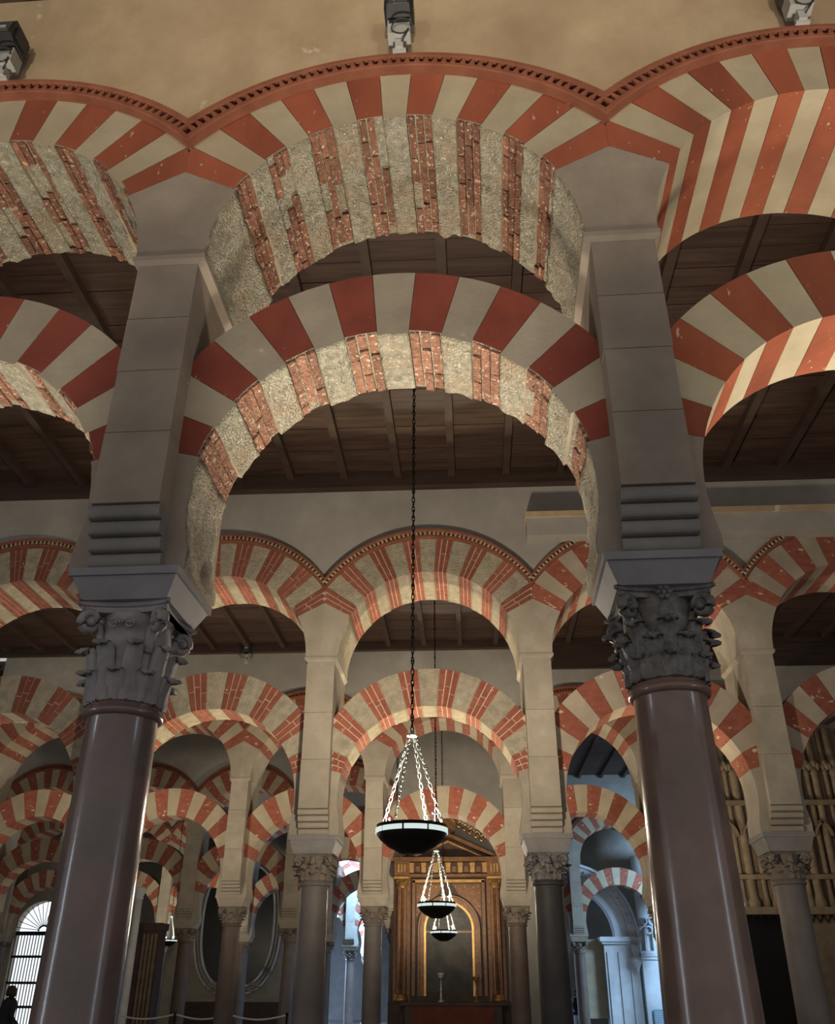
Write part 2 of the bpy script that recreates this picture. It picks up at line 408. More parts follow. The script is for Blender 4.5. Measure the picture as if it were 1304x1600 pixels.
def make_arch(kind, r, bay, style):
    """style: rough (bare stone and brick soffit, painted face), painted, bare (stone and brick on the face too), plain"""
    c, R = (r.uc, r.uR) if kind == 'upper' else (r.lc, r.lR)
    y0, y1 = (r.T0, r.T1) if kind == 'upper' else (-r.TL, r.TL)
    zb = c if kind == 'upper' else r.zit
    out = outer_fn(kind, r)
    x, y = place(r, bay*r.S)
    look = {'rough': 'red and cream arch, bare brick underside', 'painted': 'smoothly painted striped arch',
            'bare': 'weathered brick and stone striped arch', 'plain': 'red and cream striped arch'}[style]
    nm = 'upper_round_arch' if kind == 'upper' else 'lower_horseshoe_arch'
    lab = ('upper ' if kind == 'upper' else 'lower ')+look+', '+bayname(bay)+', '+ROWNAME[r.n]
    t = thing(nm, lab, 'arch', (x, y, 0), r.rz, ('upper' if kind == 'upper' else 'lower')+' arches of the '+ROWNAME[r.n])
    rng = random.Random(r.n*100+bay*7+(3 if kind == 'upper' else 0))
    for vi, (d0, d1, cl) in enumerate(voussoirs(kind, r)):
        a0, a1 = R_(d0), R_(d1)
        seed = r.n*31+bay*17+vi
        key = None
        if style == 'plain' or (style == 'painted' and r.n > 1):
            key = (kind, style, vi) if r.n >= 3 else (kind, style, vi, r.n)
        if style == 'bare' and cl == 'r': key = (kind, style, vi, r.n)
        gap = 0 if cl == 's' else 0.0018
        if key and key in CACHE:
            link('voussoir', CACHE[key], t); continue
        zmin = r.zit if kind == 'lower' else None
        if style == 'rough':
            if cl == 'r':
                ob = wedge_mesh(c, R+0.022, out, a0, a1, y0, y1, 4, 2, 0.0, zmin, seed)
                o = ob.build('voussoir', ['paint_red' if kind == 'upper' else 'paint_red_dark', 'rough_stone'], t)
                nc = 3; cw = (a1-a0)/nc
                bl = 0.27
                for k in range(nc):
                    yy = y0+0.012-rng.uniform(0, 0.2)
                    while yy < y1-0.03:
                        ya = max(yy, y0+0.010); yb = min(yy+bl*rng.uniform(0.85, 1.15), y1+rng.uniform(-0.03, 0.012))
                        yy = yb+0.012
                        if yb-ya < 0.05 or rng.random() < (0.04 if k == 1 else 0.14): continue
                        inset = rng.choice([0, 0.0, 0.004, 0.008, 0.016])
                        gg = 0.0065/R
                        bm_ = brick_wedge(c, R+inset-0.002, R+0.09, a0+k*cw+gg, a0+(k+1)*cw-gg, ya, yb, 0.004, rng)
                        bm_.build('brick', 'brick' if kind == 'upper' else 'brick_pale', o)
            else:
                ob = wedge_mesh(c, R-0.002, out, a0, a1, y0, y1, 10 if cl == 'w' else 16, 16 if kind == 'upper' else 12, 0.034 if kind == 'upper' else 0.026, zmin, seed, gap)
                fm = ('paint_cream' if kind == 'upper' else 'paint_grey_cream') if cl == 'w' else 'pier_stone'
                ob.build('voussoir' if cl == 'w' else 'springer', [fm, 'rough_stone'], t)
        elif style == 'bare':
            if cl == 'r':
                mb = wedge_mesh(c, R+0.008, lambda a: out(a)-0.004, a0, a1, y0+0.008, y1-0.008, 3, 1, 0.0, zmin, seed)
                mb.m = [1]*len(mb.m)
                nc = 3; cw = (a1-a0)/nc; gg = 0.006/R
                for k in range(nc):
                    yy = y0; j = 0
                    while yy < y1-0.02:
                        yb = min(yy+(0.14 if (yy == y0 and k % 2) else 0.29), y1)
                        if yy == y0:          # face bricks: split along the radius
                            rm = (0.35+0.3*((k*0.37+vi*0.29) % 1))
                            ro = min(out(a0+(k+0.15)*cw), out(a0+(k+0.85)*cw))
                            cut = R+(ro-R)*rm
                            mb.merge(brick_wedge(c, R, cut-0.006, a0+k*cw+gg, a0+(k+1)*cw-gg, yy, yb-0.01, 0.002, rng, 1), None, 0)
                            mb.merge(brick_wedge(c, cut+0.006, ro, a0+k*cw+gg, a0+(k+1)*cw-gg, yy, yb-0.01, 0.002, rng, 1), None, 0)
                        else:
                            mb.merge(brick_wedge(c, R, R+0.1, a0+k*cw+gg, a0+(k+1)*cw-gg, yy, yb-0.01, 0.002, rng, 1), None, 0)
                        yy = yb
                me = mb.mesh('voussoir', ['brick_row', 'mortar'])
                CACHE[key] = me
                link('voussoir', me, t)
            else:
                ob = wedge_mesh(c, R, out, a0, a1, y0, y1, 5 if cl == 'w' else 8, 8, 0.012, zmin, seed, gap)
                ob.build('voussoir' if cl == 'w' else 'springer', ['rough_stone_fine' if cl == 'w' else 'pier_stone_pale', 'rough_stone_fine'], t)
        else:
            pr = 0.003 if cl == 'r' else 0.0
            ob = wedge_mesh(c, R-pr, out, a0, a1, y0-pr, y1, 5 if cl != 's' else 8, 1, 0.0, zmin, seed, gap)
            if r.n == 1:
                mats = {'r': ['paint_red', 'paint_red'], 'w': ['paint_cream', 'paint_cream'], 's': ['pier_stone', 'paint_cream']}[cl]
            elif style == 'painted':
                mats = {'r': ['worn_red']*2, 'w': ['paint_grey_cream']*2, 's': ['pier_stone_pale']*2}[cl]
            else:
                mats = {'r': ['worn_red']*2, 'w': ['paint_cream']*2, 's': ['pier_stone_pale']*2}[cl]
            me = ob.mesh('voussoir', mats)
            if key: CACHE[key] = me
            link('voussoir' if cl != 's' else 'springer', me, t)
    if kind == 'upper': moulding(r, t)
    return t

def moulding(r, t):
    """projecting dog-tooth moulding that follows the extrados"""
    N = 40; S2 = r.S/2
    zi = lambda x: r.ic+math.sqrt(max(0, r.iR**2-x*x))
    zo = lambda x: r.oc+math.sqrt(max(0, r.oR**2-x*x))
    key = ('mold', r.n if r.n < 3 else 3)
    if key not in CACHE:
        def band(prof):
            mb = MB(); vs = []; fs = []; n = len(prof)
            for i in range(N+1):
                x = -S2+r.S*i/N
                for u, d in prof:
                    vs.append((x, r.T0-d*(0.85 if r.n == 1 else 0.6), zi(x)+(zo(x)-zi(x))*u))
            for i in range(N):
                for k in range(n-1):
                    fs.append((i*n+k, i*n+k+1, (i+1)*n+k+1, (i+1)*n+k))
            return mb.add(vs, fs)
        b = band([(0.0, 0), (0.0, 0.085), (0.06, 0.10), (0.30, 0.10), (0.33, 0.09), (0.34, 0.04)])
        b2 = band([(0.34, 0.04), (0.68, 0.04)])
        b3 = band([(0.68, 0.04), (0.69, 0.11), (0.74, 0.13), (0.97, 0.135), (1.0, 0.12), (1.0, 0)])
        tooth = MB()
        h = 0.034 if r.n == 1 else 0.026
        tw = 0.020
        tooth.add([(-tw, 0, -h), (tw, 0, -h), (-tw, -0.062, -h), (tw, -0.062, -h), (-tw*0.4, 0, h), (tw*0.4, 0, h), (-tw*0.4, -0.062, h), (tw*0.4, -0.062, h)],
                  [(0, 1, 3, 2), (4, 6, 7, 5), (0, 2, 6, 4), (1, 5, 7, 3), (2, 3, 7, 6), (0, 4, 5, 1)])
        CACHE[key] = (b.mesh('moulding_fillet', ['terracotta']), b2.mesh('moulding_ground', ['terracotta_dark']),
                      b3.mesh('moulding_cornice', ['terracotta']), tooth.mesh('dog_tooth', ['terracotta']), tooth)
    e = CACHE[key]
    f = link('moulding', e[0], t); link('moulding_ground', e[1], f); link('moulding_cornice', e[2], f)
    # teeth spaced evenly along the curve
    pts = []; L = 0; last = None
    for i in range(401):
        x = -S2+r.S*i/400; z = zi(x)+(zo(x)-zi(x))*0.51
        if last: L += math.hypot(x-last[0], z-last[1])
        last = (x, z); pts.append((L, x, z))
    step = 0.0685
    n = int(L/step); k = 0
    tk = ('teeth', r.n if r.n < 3 else 3)
    joined = MB()
    if r.n >= 2 and tk in CACHE:
        o = link('dog_teeth', CACHE[tk], f); o['kind'] = 'stuff'; return
    for i in range(n):
        s = (i+0.5)*L/n
        while pts[k+1][0] < s: k += 1
        x, z = pts[k][1], pts[k][2]
        ang = math.atan2(pts[k+1][2]-pts[max(0, k-1)][2], pts[k+1][1]-pts[max(0, k-1)][1])
        if r.n == 1:
            o = link('dog_tooth', e[3], f, (x, r.T0-0.035, z)); o.rotation_euler = (0, -ang, 0)
        else:
            joined.merge(e[4], Matrix.Translation((x, r.T0-0.010, z)) @ Matrix.Rotation(-ang, 4, 'Y'))
    if r.n >= 2:
        me = joined.mesh('dog_teeth', ['paint_cream' if r.n == 2 else 'terracotta']); CACHE[tk] = me
        o = link('dog_teeth', me, f); o['kind'] = 'stuff'

def make_wall(r, bays, mname, name, ztop=9.35):
    mb = MB(); N = 24
    for b in bays:
        vs = []; fs = []
        for i in range(N+1):
            x = -r.S/2+r.S*i/N
            z = r.ic+math.sqrt(max(0, r.iR**2-x*x))
            for y in (r.T0, r.T1):
                vs += [(b*r.S+x, y, z), (b*r.S+x, y, ztop)]
        for i in range(N):
            k = 4*i
            fs += [(k, k+4, k+5, k+1), (k+2, k+3, k+7, k+6), (k, k+2, k+6, k+4), (k+1, k+5, k+7, k+3)]
        mb.add(vs, fs)
    return struct(mb.build(name, mname, None, (r.x0, r.Y, 0), r.rz))

# ---------------------------------------------------------------- piers and columns
def make_pier(r, i, stone, rollm):
    x, y = place(r, (i-0.5)*r.S)
    side = pier_pos(i)
    t = thing('pier', 'tall square stone pier standing on the column '+side+', '+ROWNAME[r.n], 'pier', (x, y, 0), r.rz, 'piers of the '+ROWNAME[r.n])
    hw = 0.203
    z0, z1 = r.zroll, r.uc-0.085
    key = ('pier', r.n if r.n < 3 else 3, stone, rollm)
    if key not in CACHE:
        L = []
        nb = 4 if r.n == 1 else 3
        rng = random.Random(5+r.n)
        cuts = [z0]+[z0+(z1-z0)*(k+rng.uniform(-0.12, 0.12))/nb for k in range(1, nb)]+[z1]
        for k in range(nb):
            mb = MB()
            e = 0.0025
            d = rng.uniform(-0.003, 0.003)
            mb.box(-hw-d, hw+d, r.T0-d, r.T1, cuts[k]+e, cuts[k+1]-e)
            L.append(('stone_block', mb.mesh('stone_block', [stone])))
        nr = 4; hh = (z0-r.zit)/nr
        for k in range(nr):
            mb = MB(); zc = z0-hh*(k+0.5)
            yf = -0.44+0.042*k
            pts = []
            poly = []
            for q in range(9):
                a = -PI/2+PI*q/8
                poly.append((yf-0.030*math.cos(a), zc+hh*0.49*math.sin(a)))
            n = len(poly)
            vs = [(-hw-0.006, p[0], p[1]) for p in poly]+[(hw+0.006, p[0], p[1]) for p in poly]
            vs += [(-hw-0.006, -0.28, zc-hh*0.49), (-hw-0.006, -0.28, zc+hh*0.49), (hw+0.006, -0.28, zc-hh*0.49), (hw+0.006, -0.28, zc+hh*0.49)]
            fs = [(q, q+1, q+1+n, q+n) for q in range(n-1)]
            fs += [tuple(range(n))+(2*n+1, 2*n), tuple(range(n, 2*n))+(2*n+3, 2*n+2), (n-1, 2*n+1, 2*n+3, 2*n-1), (0, n, 2*n+2, 2*n)]
            mb.add(vs, fs)
            L.append(('corbel_roll', mb.mesh('corbel_roll', [rollm])))
        mb = MB().box(-hw+0.004, hw-0.004, -0.29, 0.29, r.zit+0.001, z0)
        L.append(('pier_foot', mb.mesh('pier_foot', [stone])))
        # small cornice on which the upper arches spring
        hc = 0.235
        mb = MB()
        mb.box(-hc-0.012, hc+0.012, r.T0-0.012, r.T1, z1+0.045, r.uc-0.001)
        mb.add([(-hw,r.T0,z1),(hw,r.T0,z1),(hw,r.T1,z1),(-hw,r.T1,z1),(-hc-0.012,r.T0-0.012,z1+0.045),(hc+0.012,r.T0-0.012,z1+0.045),(hc+0.012,r.T1,z1+0.045),(-hc-0.012,r.T1,z1+0.045)],
               [(3,2,1,0),(4,5,6,7),(0,1,5,4),(1,2,6,5),(2,3,7,6),(3,0,4,7)])
        L.append(('cornice', mb.mesh('cornice', [stone])))
        CACHE[key] = L
    for nm, me in CACHE[key]: link(nm, me, t)
    return t
def pier_pos(i):
    if i == 0: return 'left of the middle bay'
    if i == 1: return 'right of the middle bay'
    if i < 0: return {1: 'second', 2: 'third', 3: 'fourth', 4: 'fifth', 5: 'sixth'}[-i]+' left from the middle bay'
    return {2: 'second', 3: 'third', 4: 'fourth', 5: 'fifth'}[i]+' right from the middle bay'

def leaf_mb(H, r0, hgt, w0, curl, lobes, nu=7, nv=9, amp=0.2):
    mb = MB(); vs = []; fs = []
    for j in range(nv+1):
        v = j/nv
        if v < 0.62:
            z = hgt*v/0.62*0.86; rr = r0+0.012+0.03*(v/0.62)**2
        else:
            q = (v-0.62)/0.38*PI*1.05
            z = hgt*0.86+curl*0.75*math.sin(q); rr = r0+0.042+curl*(1-math.cos(q))
        wd = w0*(1-0.25*v*v)*(1+amp*math.sin(v*lobes*2*PI)) * (1 if v < 0.8 else math.sqrt(max(0.05, 1-((v-0.8)/0.2)**2*0.9)))
        for i in range(nu+1):
            u = -1+2*i/nu
            x = u*wd
            rel = 0.016*(1-abs(u))+0.009*math.cos(u*PI*3)+0.005*math.sin(v*22+abs(u)*6)*(1 if lobes else 0)
            rad = rr+rel-0.018*u*u
            vs.append((rad*math.cos(x/rr), rad*math.sin(x/rr), z))
    n = nu+1
    for j in range(nv):
        for i in range(nu):
            fs.append((j*n+i, j*n+i+1, (j+1)*n+i+1, (j+1)*n+i))
    # back skin gives it thickness
    b = len(vs)
    vs += [(p[0]*0.94, p[1]*0.94, p[2]-0.004) for p in vs]
    fs += [tuple(b+q for q in reversed(f)) for f in fs]
    for j in range(nv):
        fs.append((j*n, (j+1)*n, b+(j+1)*n, b+j*n)); fs.append((j*n+nu, b+j*n+nu, b+(j+1)*n+nu, (j+1)*n+nu))
    for i in range(nu): fs.append((nv*n+i, nv*n+i+1, b+nv*n+i+1, b+nv*n+i))
    return mb.add(vs, fs, 0, True)
def volute_mb(H, r0, hw):
    """corner scroll in the xz plane (later turned to the diagonals)"""
    path = []; rs = []
    P0 = Vector((r0*1.02, 0, H*0.50)); P2 = Vector((hw*1.18, 0, H*0.90)); P1 = Vector((r0*1.12, 0, H*0.84))
    for k in range(8):
        s = k/7; p = P0*(1-s)**2+P1*2*s*(1-s)+P2*s*s; path.append(p); rs.append(0.018+0.006*s)
    c = P2+Vector((0.004, 0, -0.062)); rad0 = 0.062
    for k in range(1, 22):
        a = PI/2-k*0.42; q = rad0*(1-k/27.0)
        path.append(c+Vector((q*math.cos(a), 0, q*math.sin(a)))); rs.append(0.024*(1-k/40))
    mb = MB().tube(path, rs, 6)
    mb.lathe([(0.001, -0.03), (0.02, -0.026), (0.024, 0), (0.02, 0.026), (0.001, 0.03)], 8, 0, False, (0, 0, 0))
    n = 8*5
    for q in range(len(mb.v)-n, len(mb.v)):
        x, y, z = mb.v[q]; mb.v[q] = (c.x+x, z, c.z+y)
    # widen across the diagonal
    mb.v = [(x, y*1.7, z) for x, y, z in mb.v]
    return mb
def abacus_mb(H, hw, z0, z1):
    mb = MB(); out = []
    for sd in range(4):
        for k in range(9):
            s = -1+2*k/8*0.999
            u = s*hw*1.12; v = hw*(0.86+0.20*s*s)
            a = sd*PI/2
            out.append((u*math.cos(a)+v*math.sin(a), u*math.sin(a)-v*math.cos(a)))
    n = len(out); layers = [(0.93, z0), (0.95, z0+(z1-z0)*0.5), (1.03, z0+(z1-z0)*0.62), (1.03, z1)]
    vs = [(x*s, y*s, z) for s, z in layers for x, y in out]; fs = []
    for l in range(len(layers)-1):
        for k in range(n):
            fs.append((l*n+k, l*n+(k+1) % n, (l+1)*n+(k+1) % n, (l+1)*n+k))
    fs.append(tuple(reversed(range(n)))); fs.append(tuple((len(layers)-1)*n+k for k in range(n)))
    return mb.add(vs, fs)
def make_capital(parent, z0, z1, r0, hw, mname, kind, joined, key):
    H = z1-z0
    ck = ('cap', key)
    if ck not in CACHE:
        bell = MB().lathe([(r0*0.96, 0), (r0*0.96, H*0.45), (r0*1.06, H*0.68), (hw*0.84, H*0.86), (hw*0.9, H*0.92)], 24)
        if kind == 'smooth':
            lf = [leaf_mb(H, r0*0.97, H*0.30, r0*0.36, 0.030, 0, 6, 9, 0.0), leaf_mb(H, r0*1.0, H*0.62, r0*0.34, 0.032, 0, 6, 9, 0.0)]
        else:
            lf = [leaf_mb(H, r0*0.97, H*0.25, r0*0.36, 0.026, 3, 9, 14, 0.24), leaf_mb(H, r0*0.99, H*0.46, r0*0.37, 0.032, 4, 9, 14, 0.24), leaf_mb(H, r0*1.02, H*0.66, r0*0.36, 0.036, 4, 9, 14, 0.24)]
        CACHE[ck] = (bell, lf, volute_mb(H, r0, hw), abacus_mb(H, hw, H*0.90, H))
        if joined:
            J = MB().merge(bell)
            for t in range(len(lf)):
                for k in range(8): J.merge(lf[t], Matrix.Rotation(2*PI*(k+0.5*t)/8, 4, 'Z'))
            for k in range(4): J.merge(CACHE[ck][2], Matrix.Rotation(PI/4+k*PI/2, 4, 'Z'))
            J.merge(CACHE[ck][3])
            CACHE[ck+('j',)] = J.mesh('capital', [mname])
        else:
            CACHE[ck+('s',)] = [bell.mesh('capital', [mname]), [l.mesh('acanthus_leaf', [mname]) for l in lf],
                                CACHE[ck][2].mesh('volute', [mname]), CACHE[ck][3].mesh('abacus', [mname])]
    if joined:
        return link('capital', CACHE[ck+('j',)], parent, (0, 0, z0))
    bell, lf, vo, ab = CACHE[ck+('s',)]
    c = link('capital', bell, parent, (0, 0, z0))
    for t in range(len(lf)):
        for k in range(8): link('acanthus_leaf', lf[t], c, None, 2*PI*(k+0.5*t)/8)
    for k in range(4): link('volute', vo, c, None, PI/4+k*PI/2)
    link('abacus', ab, c)
    if kind == 'smooth':
        for s in (-1, 1):                       # paired spirals on the front
            pts = [Vector((s*(0.045-0.036*(1-q/22)*math.cos(q*0.55)), -r0*1.17-0.01, H*0.76+0.036*(1-q/22)*math.sin(q*0.55))) for q in range(20)]
            MB().tube(pts, 0.0075, 5).build('spiral', mname, c)
    else:
        mb = MB().lathe([(0.004, -0.07), (0.034, -0.05), (0.046, -0.01), (0.034, 0.04), (0.004, 0.07)], 10, 0, False)
        mb.build('boss', mname, c, (0, -r0*1.16, H*0.70))
        rs = MB()
        for k in range(6):
            a = k*PI/3; rs.lathe([(0.002, -0.016), (0.018, -0.006), (0.02, 0.004), (0.002, 0.016)], 6, 0, False, (0.03*math.cos(a), 0, 0.03*math.sin(a)))
        rs.lathe([(0.002, -0.02), (0.02, 0), (0.002, 0.02)], 6, 0, False)
        rs.build('rosette', mname, c, (0, -hw*0.93, H*0.94))
    return c
COLORS = {'marble_plum': 'dark plum', 'marble_red': 'reddish brown', 'marble_grey': 'grey', 'marble_black': 'black', 'marble_brown': 'brown'}
def make_column(r, i, shaftm, capm, impm, zcap=None, kind='corinthian'):
    x, y = place(r, (i-0.5)*r.S)
    zc = zcap or r.zcap
    adj = 'polished ' if r.n == 1 else ''
    t = thing('column', adj+COLORS[shaftm]+' marble column with carved capital '+pier_pos(i)+', '+ROWNAME[r.n], 'column', (x, y, 0), r.rz, 'columns of the '+ROWNAME[r.n])
    n = 40 if r.n == 1 else (28 if r.n == 2 else 16)
    rt = 0.190; rb = 0.236 if i == 1 and r.n == 1 else 0.206
    key = ('shaft', n, shaftm, zc, rb)
    if key not in CACHE:
        prof = []
        for k in range(13):
            s = k/12; prof.append((rb+(rt-rb)*(s**1.5), 0.22+(zc-0.08-0.22)*s))
        prof += [(rt+0.004, zc-0.07)]
        a = MB().lathe(prof, n)
        rng_ = MB().lathe([(rt, zc-0.075), (rt+0.022, zc-0.068), (rt+0.030, zc-0.048), (rt+0.024, zc-0.028), (rt+0.008, zc-0.024), (rt+0.012, zc-0.010), (rt+0.002, zc)], n)
        base = MB().lathe([(0.27, 0.0), (0.31, 0.02), (0.31, 0.07), (0.26, 0.10), (0.25, 0.14), (0.28, 0.16), (0.27, 0.20), (0.22, 0.22)], n)
        CACHE[key] = (a.mesh('shaft', [shaftm]), rng_.mesh('neck_ring', [shaftm]), base.mesh('base', ['marble_grey']))
    s = CACHE[key]
    sh = link('shaft', s[0], t); link('neck_ring', s[1], sh); link('base', s[2], t)
    hw = 0.235 if r.n == 1 else 0.245
    ztop = r.zib
    make_capital(t, zc, ztop, rt, hw, capm, kind, r.n >= 3, (r.n if r.n < 3 else 3, kind, capm, round(zc, 3)))
    ik = ('imp', r.n if r.n < 3 else 3, impm)
    if ik not in CACHE:
        mb = MB(); h = r.zit-r.zib
        w1 = 0.312 if r.n == 1 else 0.33
        w0 = 0.245 if r.n == 1 else 0.265
        mb.frustum(w0, w0+0.01, r.zib, w1-0.01, w1, r.zib+h*0.72)
        mb.frustum(w1+0.006, w1+0.016, r.zib+h*0.72, w1+0.006, w1+0.016, r.zit)
        CACHE[ik] = mb.mesh('impost_block', [impm])
    link('impost_block', CACHE[ik], t)
    return t

# ---------------------------------------------------------------- floor, ceilings, walls
fl = struct(MB().box(-40, 34, -12, 66, -0.2, 0).build('floor', 'floor_marble'))
def ceiling(name, y0, y1, x0, x1, detail, zc=9.05):
    if detail:
        c = struct(MB().box(x0, x1, y0, y1, zc+0.035, zc+0.12).build(name, 'beam_wood'))
        bw = 0.31; y = y0; n = 0
        bm_ = MB().box(x0, x1, 0.003, bw-0.006, zc, zc+0.034).mesh('ceiling_board', ['ceiling_wood'])
        while y < y1-0.05:
            link('ceiling_board', bm_, c, (0, y, (n*37 % 5)*0.0015)); y += bw; n += 1
        jm = MB().box(-0.055, 0.055, y0, y1, zc-0.13, zc).mesh('joist', ['beam_wood'])
        k = math.ceil((max(x0, -12)+0.2+0.63)/0.87)
        while -0.63+0.87*k < min(x1, 10)-0.1:
            link('joist', jm, c, (-0.63+0.87*k, 0, 0)); k += 1
    else:
        mb = MB().box(x0, x1, y0, y1, zc, zc+0.12)
        x = x0+0.3
        while x < x1:
            mb.box(x-0.055, x+0.055, y0, y1, zc-0.13, zc+0.01); x += 0.87
        c = struct(mb.build(name, 'ceiling_wood'))
    return c
ceiling('ceiling_camera_nave', -4.0, 4.30, -24, 24, False, 9.18)
ceiling('ceiling_second_nave', 5.40, 12.40, -40, 34, True)
ceiling('ceiling_third_nave', 13.54, 20.64, -40, 34, True, 9.17)
ceiling('ceiling_fourth_nave', 21.8, 28.1, -40, 34, False, 9.17)
ceiling('ceiling_fifth_nave', 29.3, 36.0, -40, 34, False, 9.17)
ceiling('ceiling_sixth_nave', 37.2, 44.0, -40, 34, False, 9.17)
ceiling('ceiling_far_nave', 45.2, 66, -40, 34, False, 9.17)
def wallbeam(n, x0, x1, y, z0, z1, d=0.16):
    o = MB().box(x0, x1, y-d, y, z0, z1).build('trim_%d' % n, 'beam_wood'); struct(o); return o
wallbeam(1, -8, 8, 12.405, 8.77, 9.05)
wallbeam(2, -12, 10, 20.655, 8.97, 9.17)
b0 = wallbeam(3, -7, 7, 0, 9.0, 9.2); b0.location = (0, ROWS[1].Y+ROWS[1].T0-0.001, 0); b0.rotation_euler = (0, 0, ROWS[1].rz)
wallbeam(4, 2.35, 10, 20.60, 8.42, 8.96, 0.10)

BAYS = {1: range(-1, 2), 2: range(-2, 3), 3: range(-3, 4), 4: range(-4, 0), 5: range(-5, 4), 6: range(-3, 0), 7: range(-4, 0)}
WALLM = {1: 'plaster_tan', 2: 'plaster_grey', 3: 'plaster_grey', 4: 'plaster_grey', 5: 'plaster_grey', 6: 'plaster_grey', 7: 'plaster_grey'}
for n, r in ROWS.items():
    make_wall(r, list(BAYS[n]), WALLM[n], 'wall_'+ROWNAME[n].replace(' ', '_'))
    for b in BAYS[n]:
        if n == 1: st = {-1: 'rough', 0: 'rough', 1: 'painted'}[b]
        elif n == 2: st = {-2: 'bare', -1: 'bare', 0: 'bare', 1: 'painted', 2: 'painted'}[b]
        else: st = 'plain'
        make_arch('upper', r, b, st)
        make_arch('lower', r, b, st)
    bl = list(BAYS[n])
    for i in range(bl[0], bl[-1]+2):
        make_pier(r, i, 'pier_stone' if n == 1 else 'pier_stone_pale', 'roll_stone' if n == 1 else 'pier_stone_pale')
        if n == 1:
            if i == 0: make_column(r, i, 'marble_plum', 'capital_grey', 'impost_blue', 2.985, 'smooth')
            elif i == 1: make_column(r, i, 'marble_red', 'capital_dark', 'impost_blue', 3.05)
            else: make_column(r, i, 'marble_grey', 'capital_grey', 'impost_blue')
        elif n == 2:
            sm = {0: 'marble_grey', 1: 'marble_black', 2: 'marble_grey'}.get(i, 'marble_brown')
            make_column(r, i, sm, 'capital_brown' if i != 1 else 'capital_dark', 'roll_stone')
        else:
            make_column(r, i, 'marble_brown' if (i+n) % 3 else 'marble_grey', 'capital_brown', 'pier_stone_pale')

# ---------------------------------------------------------------- hanging bowl lamps
def link_mb(L=0.05, wd=0.016, r=0.0042):
    pts = []
    for k in range(10):
        a = 2*PI*k/10
        pts.append((wd*math.cos(a), 0, (L*0.5-wd)*(1 if math.sin(a) > 0 else -1)*(abs(math.sin(a)) > 0.01)+wd*math.sin(a)))
    return MB().tube(pts, r, 4, 0, True)
def chain_mb(p0, p1, L=0.062, wd=0.017, r=0.0045):
    p0, p1 = Vector(p0), Vector(p1); d = p1-p0; n = max(2, int(d.length/(L*0.8)))
    q = d.to_track_quat('Z', 'Y'); mb = MB(); lk = link_mb(L, wd, r)
    for k in range(n):
        mt = Matrix.Translation(p0+d*((k+0.5)/n)) @ q.to_matrix().to_4x4() @ Matrix.Rotation((k % 2)*PI/2, 4, 'Z')
        mb.merge(lk, mt)
    return mb
def make_lamp(x, y, z, ztop, label, power, sc=1.0, rot=0.35, light_col=WARM):
    t = thing('hanging_bowl_lamp', label, 'lamp', (x, y, z), rot, 'hanging bowl lamps')
    Rm = 0.335*sc
    MB().lathe([(0.01, -0.20*sc), (0.10*sc, -0.20*sc), (0.13*sc, -0.185*sc), (0.22*sc, -0.14*sc), (0.30*sc, -0.075*sc), (Rm, -0.025*sc), (Rm, 0.055*sc), (Rm-0.012, 0.055*sc), (Rm-0.015, -0.02*sc), (0.28*sc, -0.06*sc), (0.2*sc, -0.11*sc), (0.01, -0.15*sc)], 40, 0, False).build('bowl', 'dark_metal', t)
    for k in range(9):                                   # rim plates with a glow built into their material
        mb = MB(); vs = []; fs = []
        a0 = 2*PI*k/9+0.03; a1 = 2*PI*(k+1)/9-0.03
        for i in range(7):
            a = a0+(a1-a0)*i/6
            for rr, zz in ((Rm-0.002, -0.022), (Rm+0.010, -0.022), (Rm+0.010, 0.022), (Rm-0.002, 0.022)):
                vs.append((rr*math.cos(a), rr*math.sin(a), zz*sc))
        for i in range(6):
            for q in range(4): fs.append((4*i+q, 4*i+4+q, 4*i+4+(q+1) % 4, 4*i+(q+1) % 4))
        fs += [(0, 1, 2, 3), (27, 26, 25, 24)]
        mb.add(vs, fs).build('rim_plate', 'rim_glow', t)
    zc = 0.91*sc
    MB().lathe([(0.01, -0.012), (0.05, -0.010), (0.058, 0.0), (0.04, 0.012), (0.012, 0.03), (0.01, 0.05)], 16, 0, True, (0, 0, zc)).build('chain_cap', 'silver', t)
    for k in range(4):
        a = PI/4+k*PI/2
        chain_mb((Rm*0.97*math.cos(a), Rm*0.97*math.sin(a), 0.05*sc), (0.035*math.cos(a), 0.035*math.sin(a), zc)).build('chain', 'chain_metal', t)
    for k in range(2):                                   # small crosses on the rim
        a = 2.0+k*PI
        mb = MB().box(-0.006, 0.006, -0.004, 0.004, 0, 0.11).box(-0.03, 0.03, -0.004, 0.004, 0.062, 0.076)
        mb.build('cross', 'silver', t, (Rm*math.cos(a), Rm*math.sin(a), 0.055*sc))
    long = chain_mb((0, 0, zc+0.03), (0, 0, ztop-z), 0.075, 0.015, 0.0055)
    k = zc+0.1
    while k < ztop-z:
        long.lathe([(0.002, -0.014), (0.013, -0.007), (0.013, 0.007), (0.002, 0.014)], 6, 0, False, (0, 0, k)); k += 0.085
    long.build('hanging_chain', 'dark_metal', t)
    MB().lathe([(0.03, 0), (0.03, 0.05), (0.05, 0.07), (0.02, 0.09)], 12, 0, True, (0, 0, -0.10*sc)).build('bulb', 'lamp_glow', t)
    if power:
        l = bpy.data.lights.new('bowl_light', 'POINT'); l.energy = power; l.color = light_col; l.shadow_soft_size = 0.16
        lo = bpy.data.objects.new('bowl_light', l); col.objects.link(lo); lo.location = (x, y, z+0.02*sc)
    return t
make_lamp(-0.151, 8.8, 2.94, 9.05, 'largest dark bowl lamp on chains, nearest, seen in front of the gilded altarpiece', 720)
make_lamp(-0.236, 17.0, 2.94, 9.17, 'middle sized bowl lamp on chains, just below the nearest one', 680)
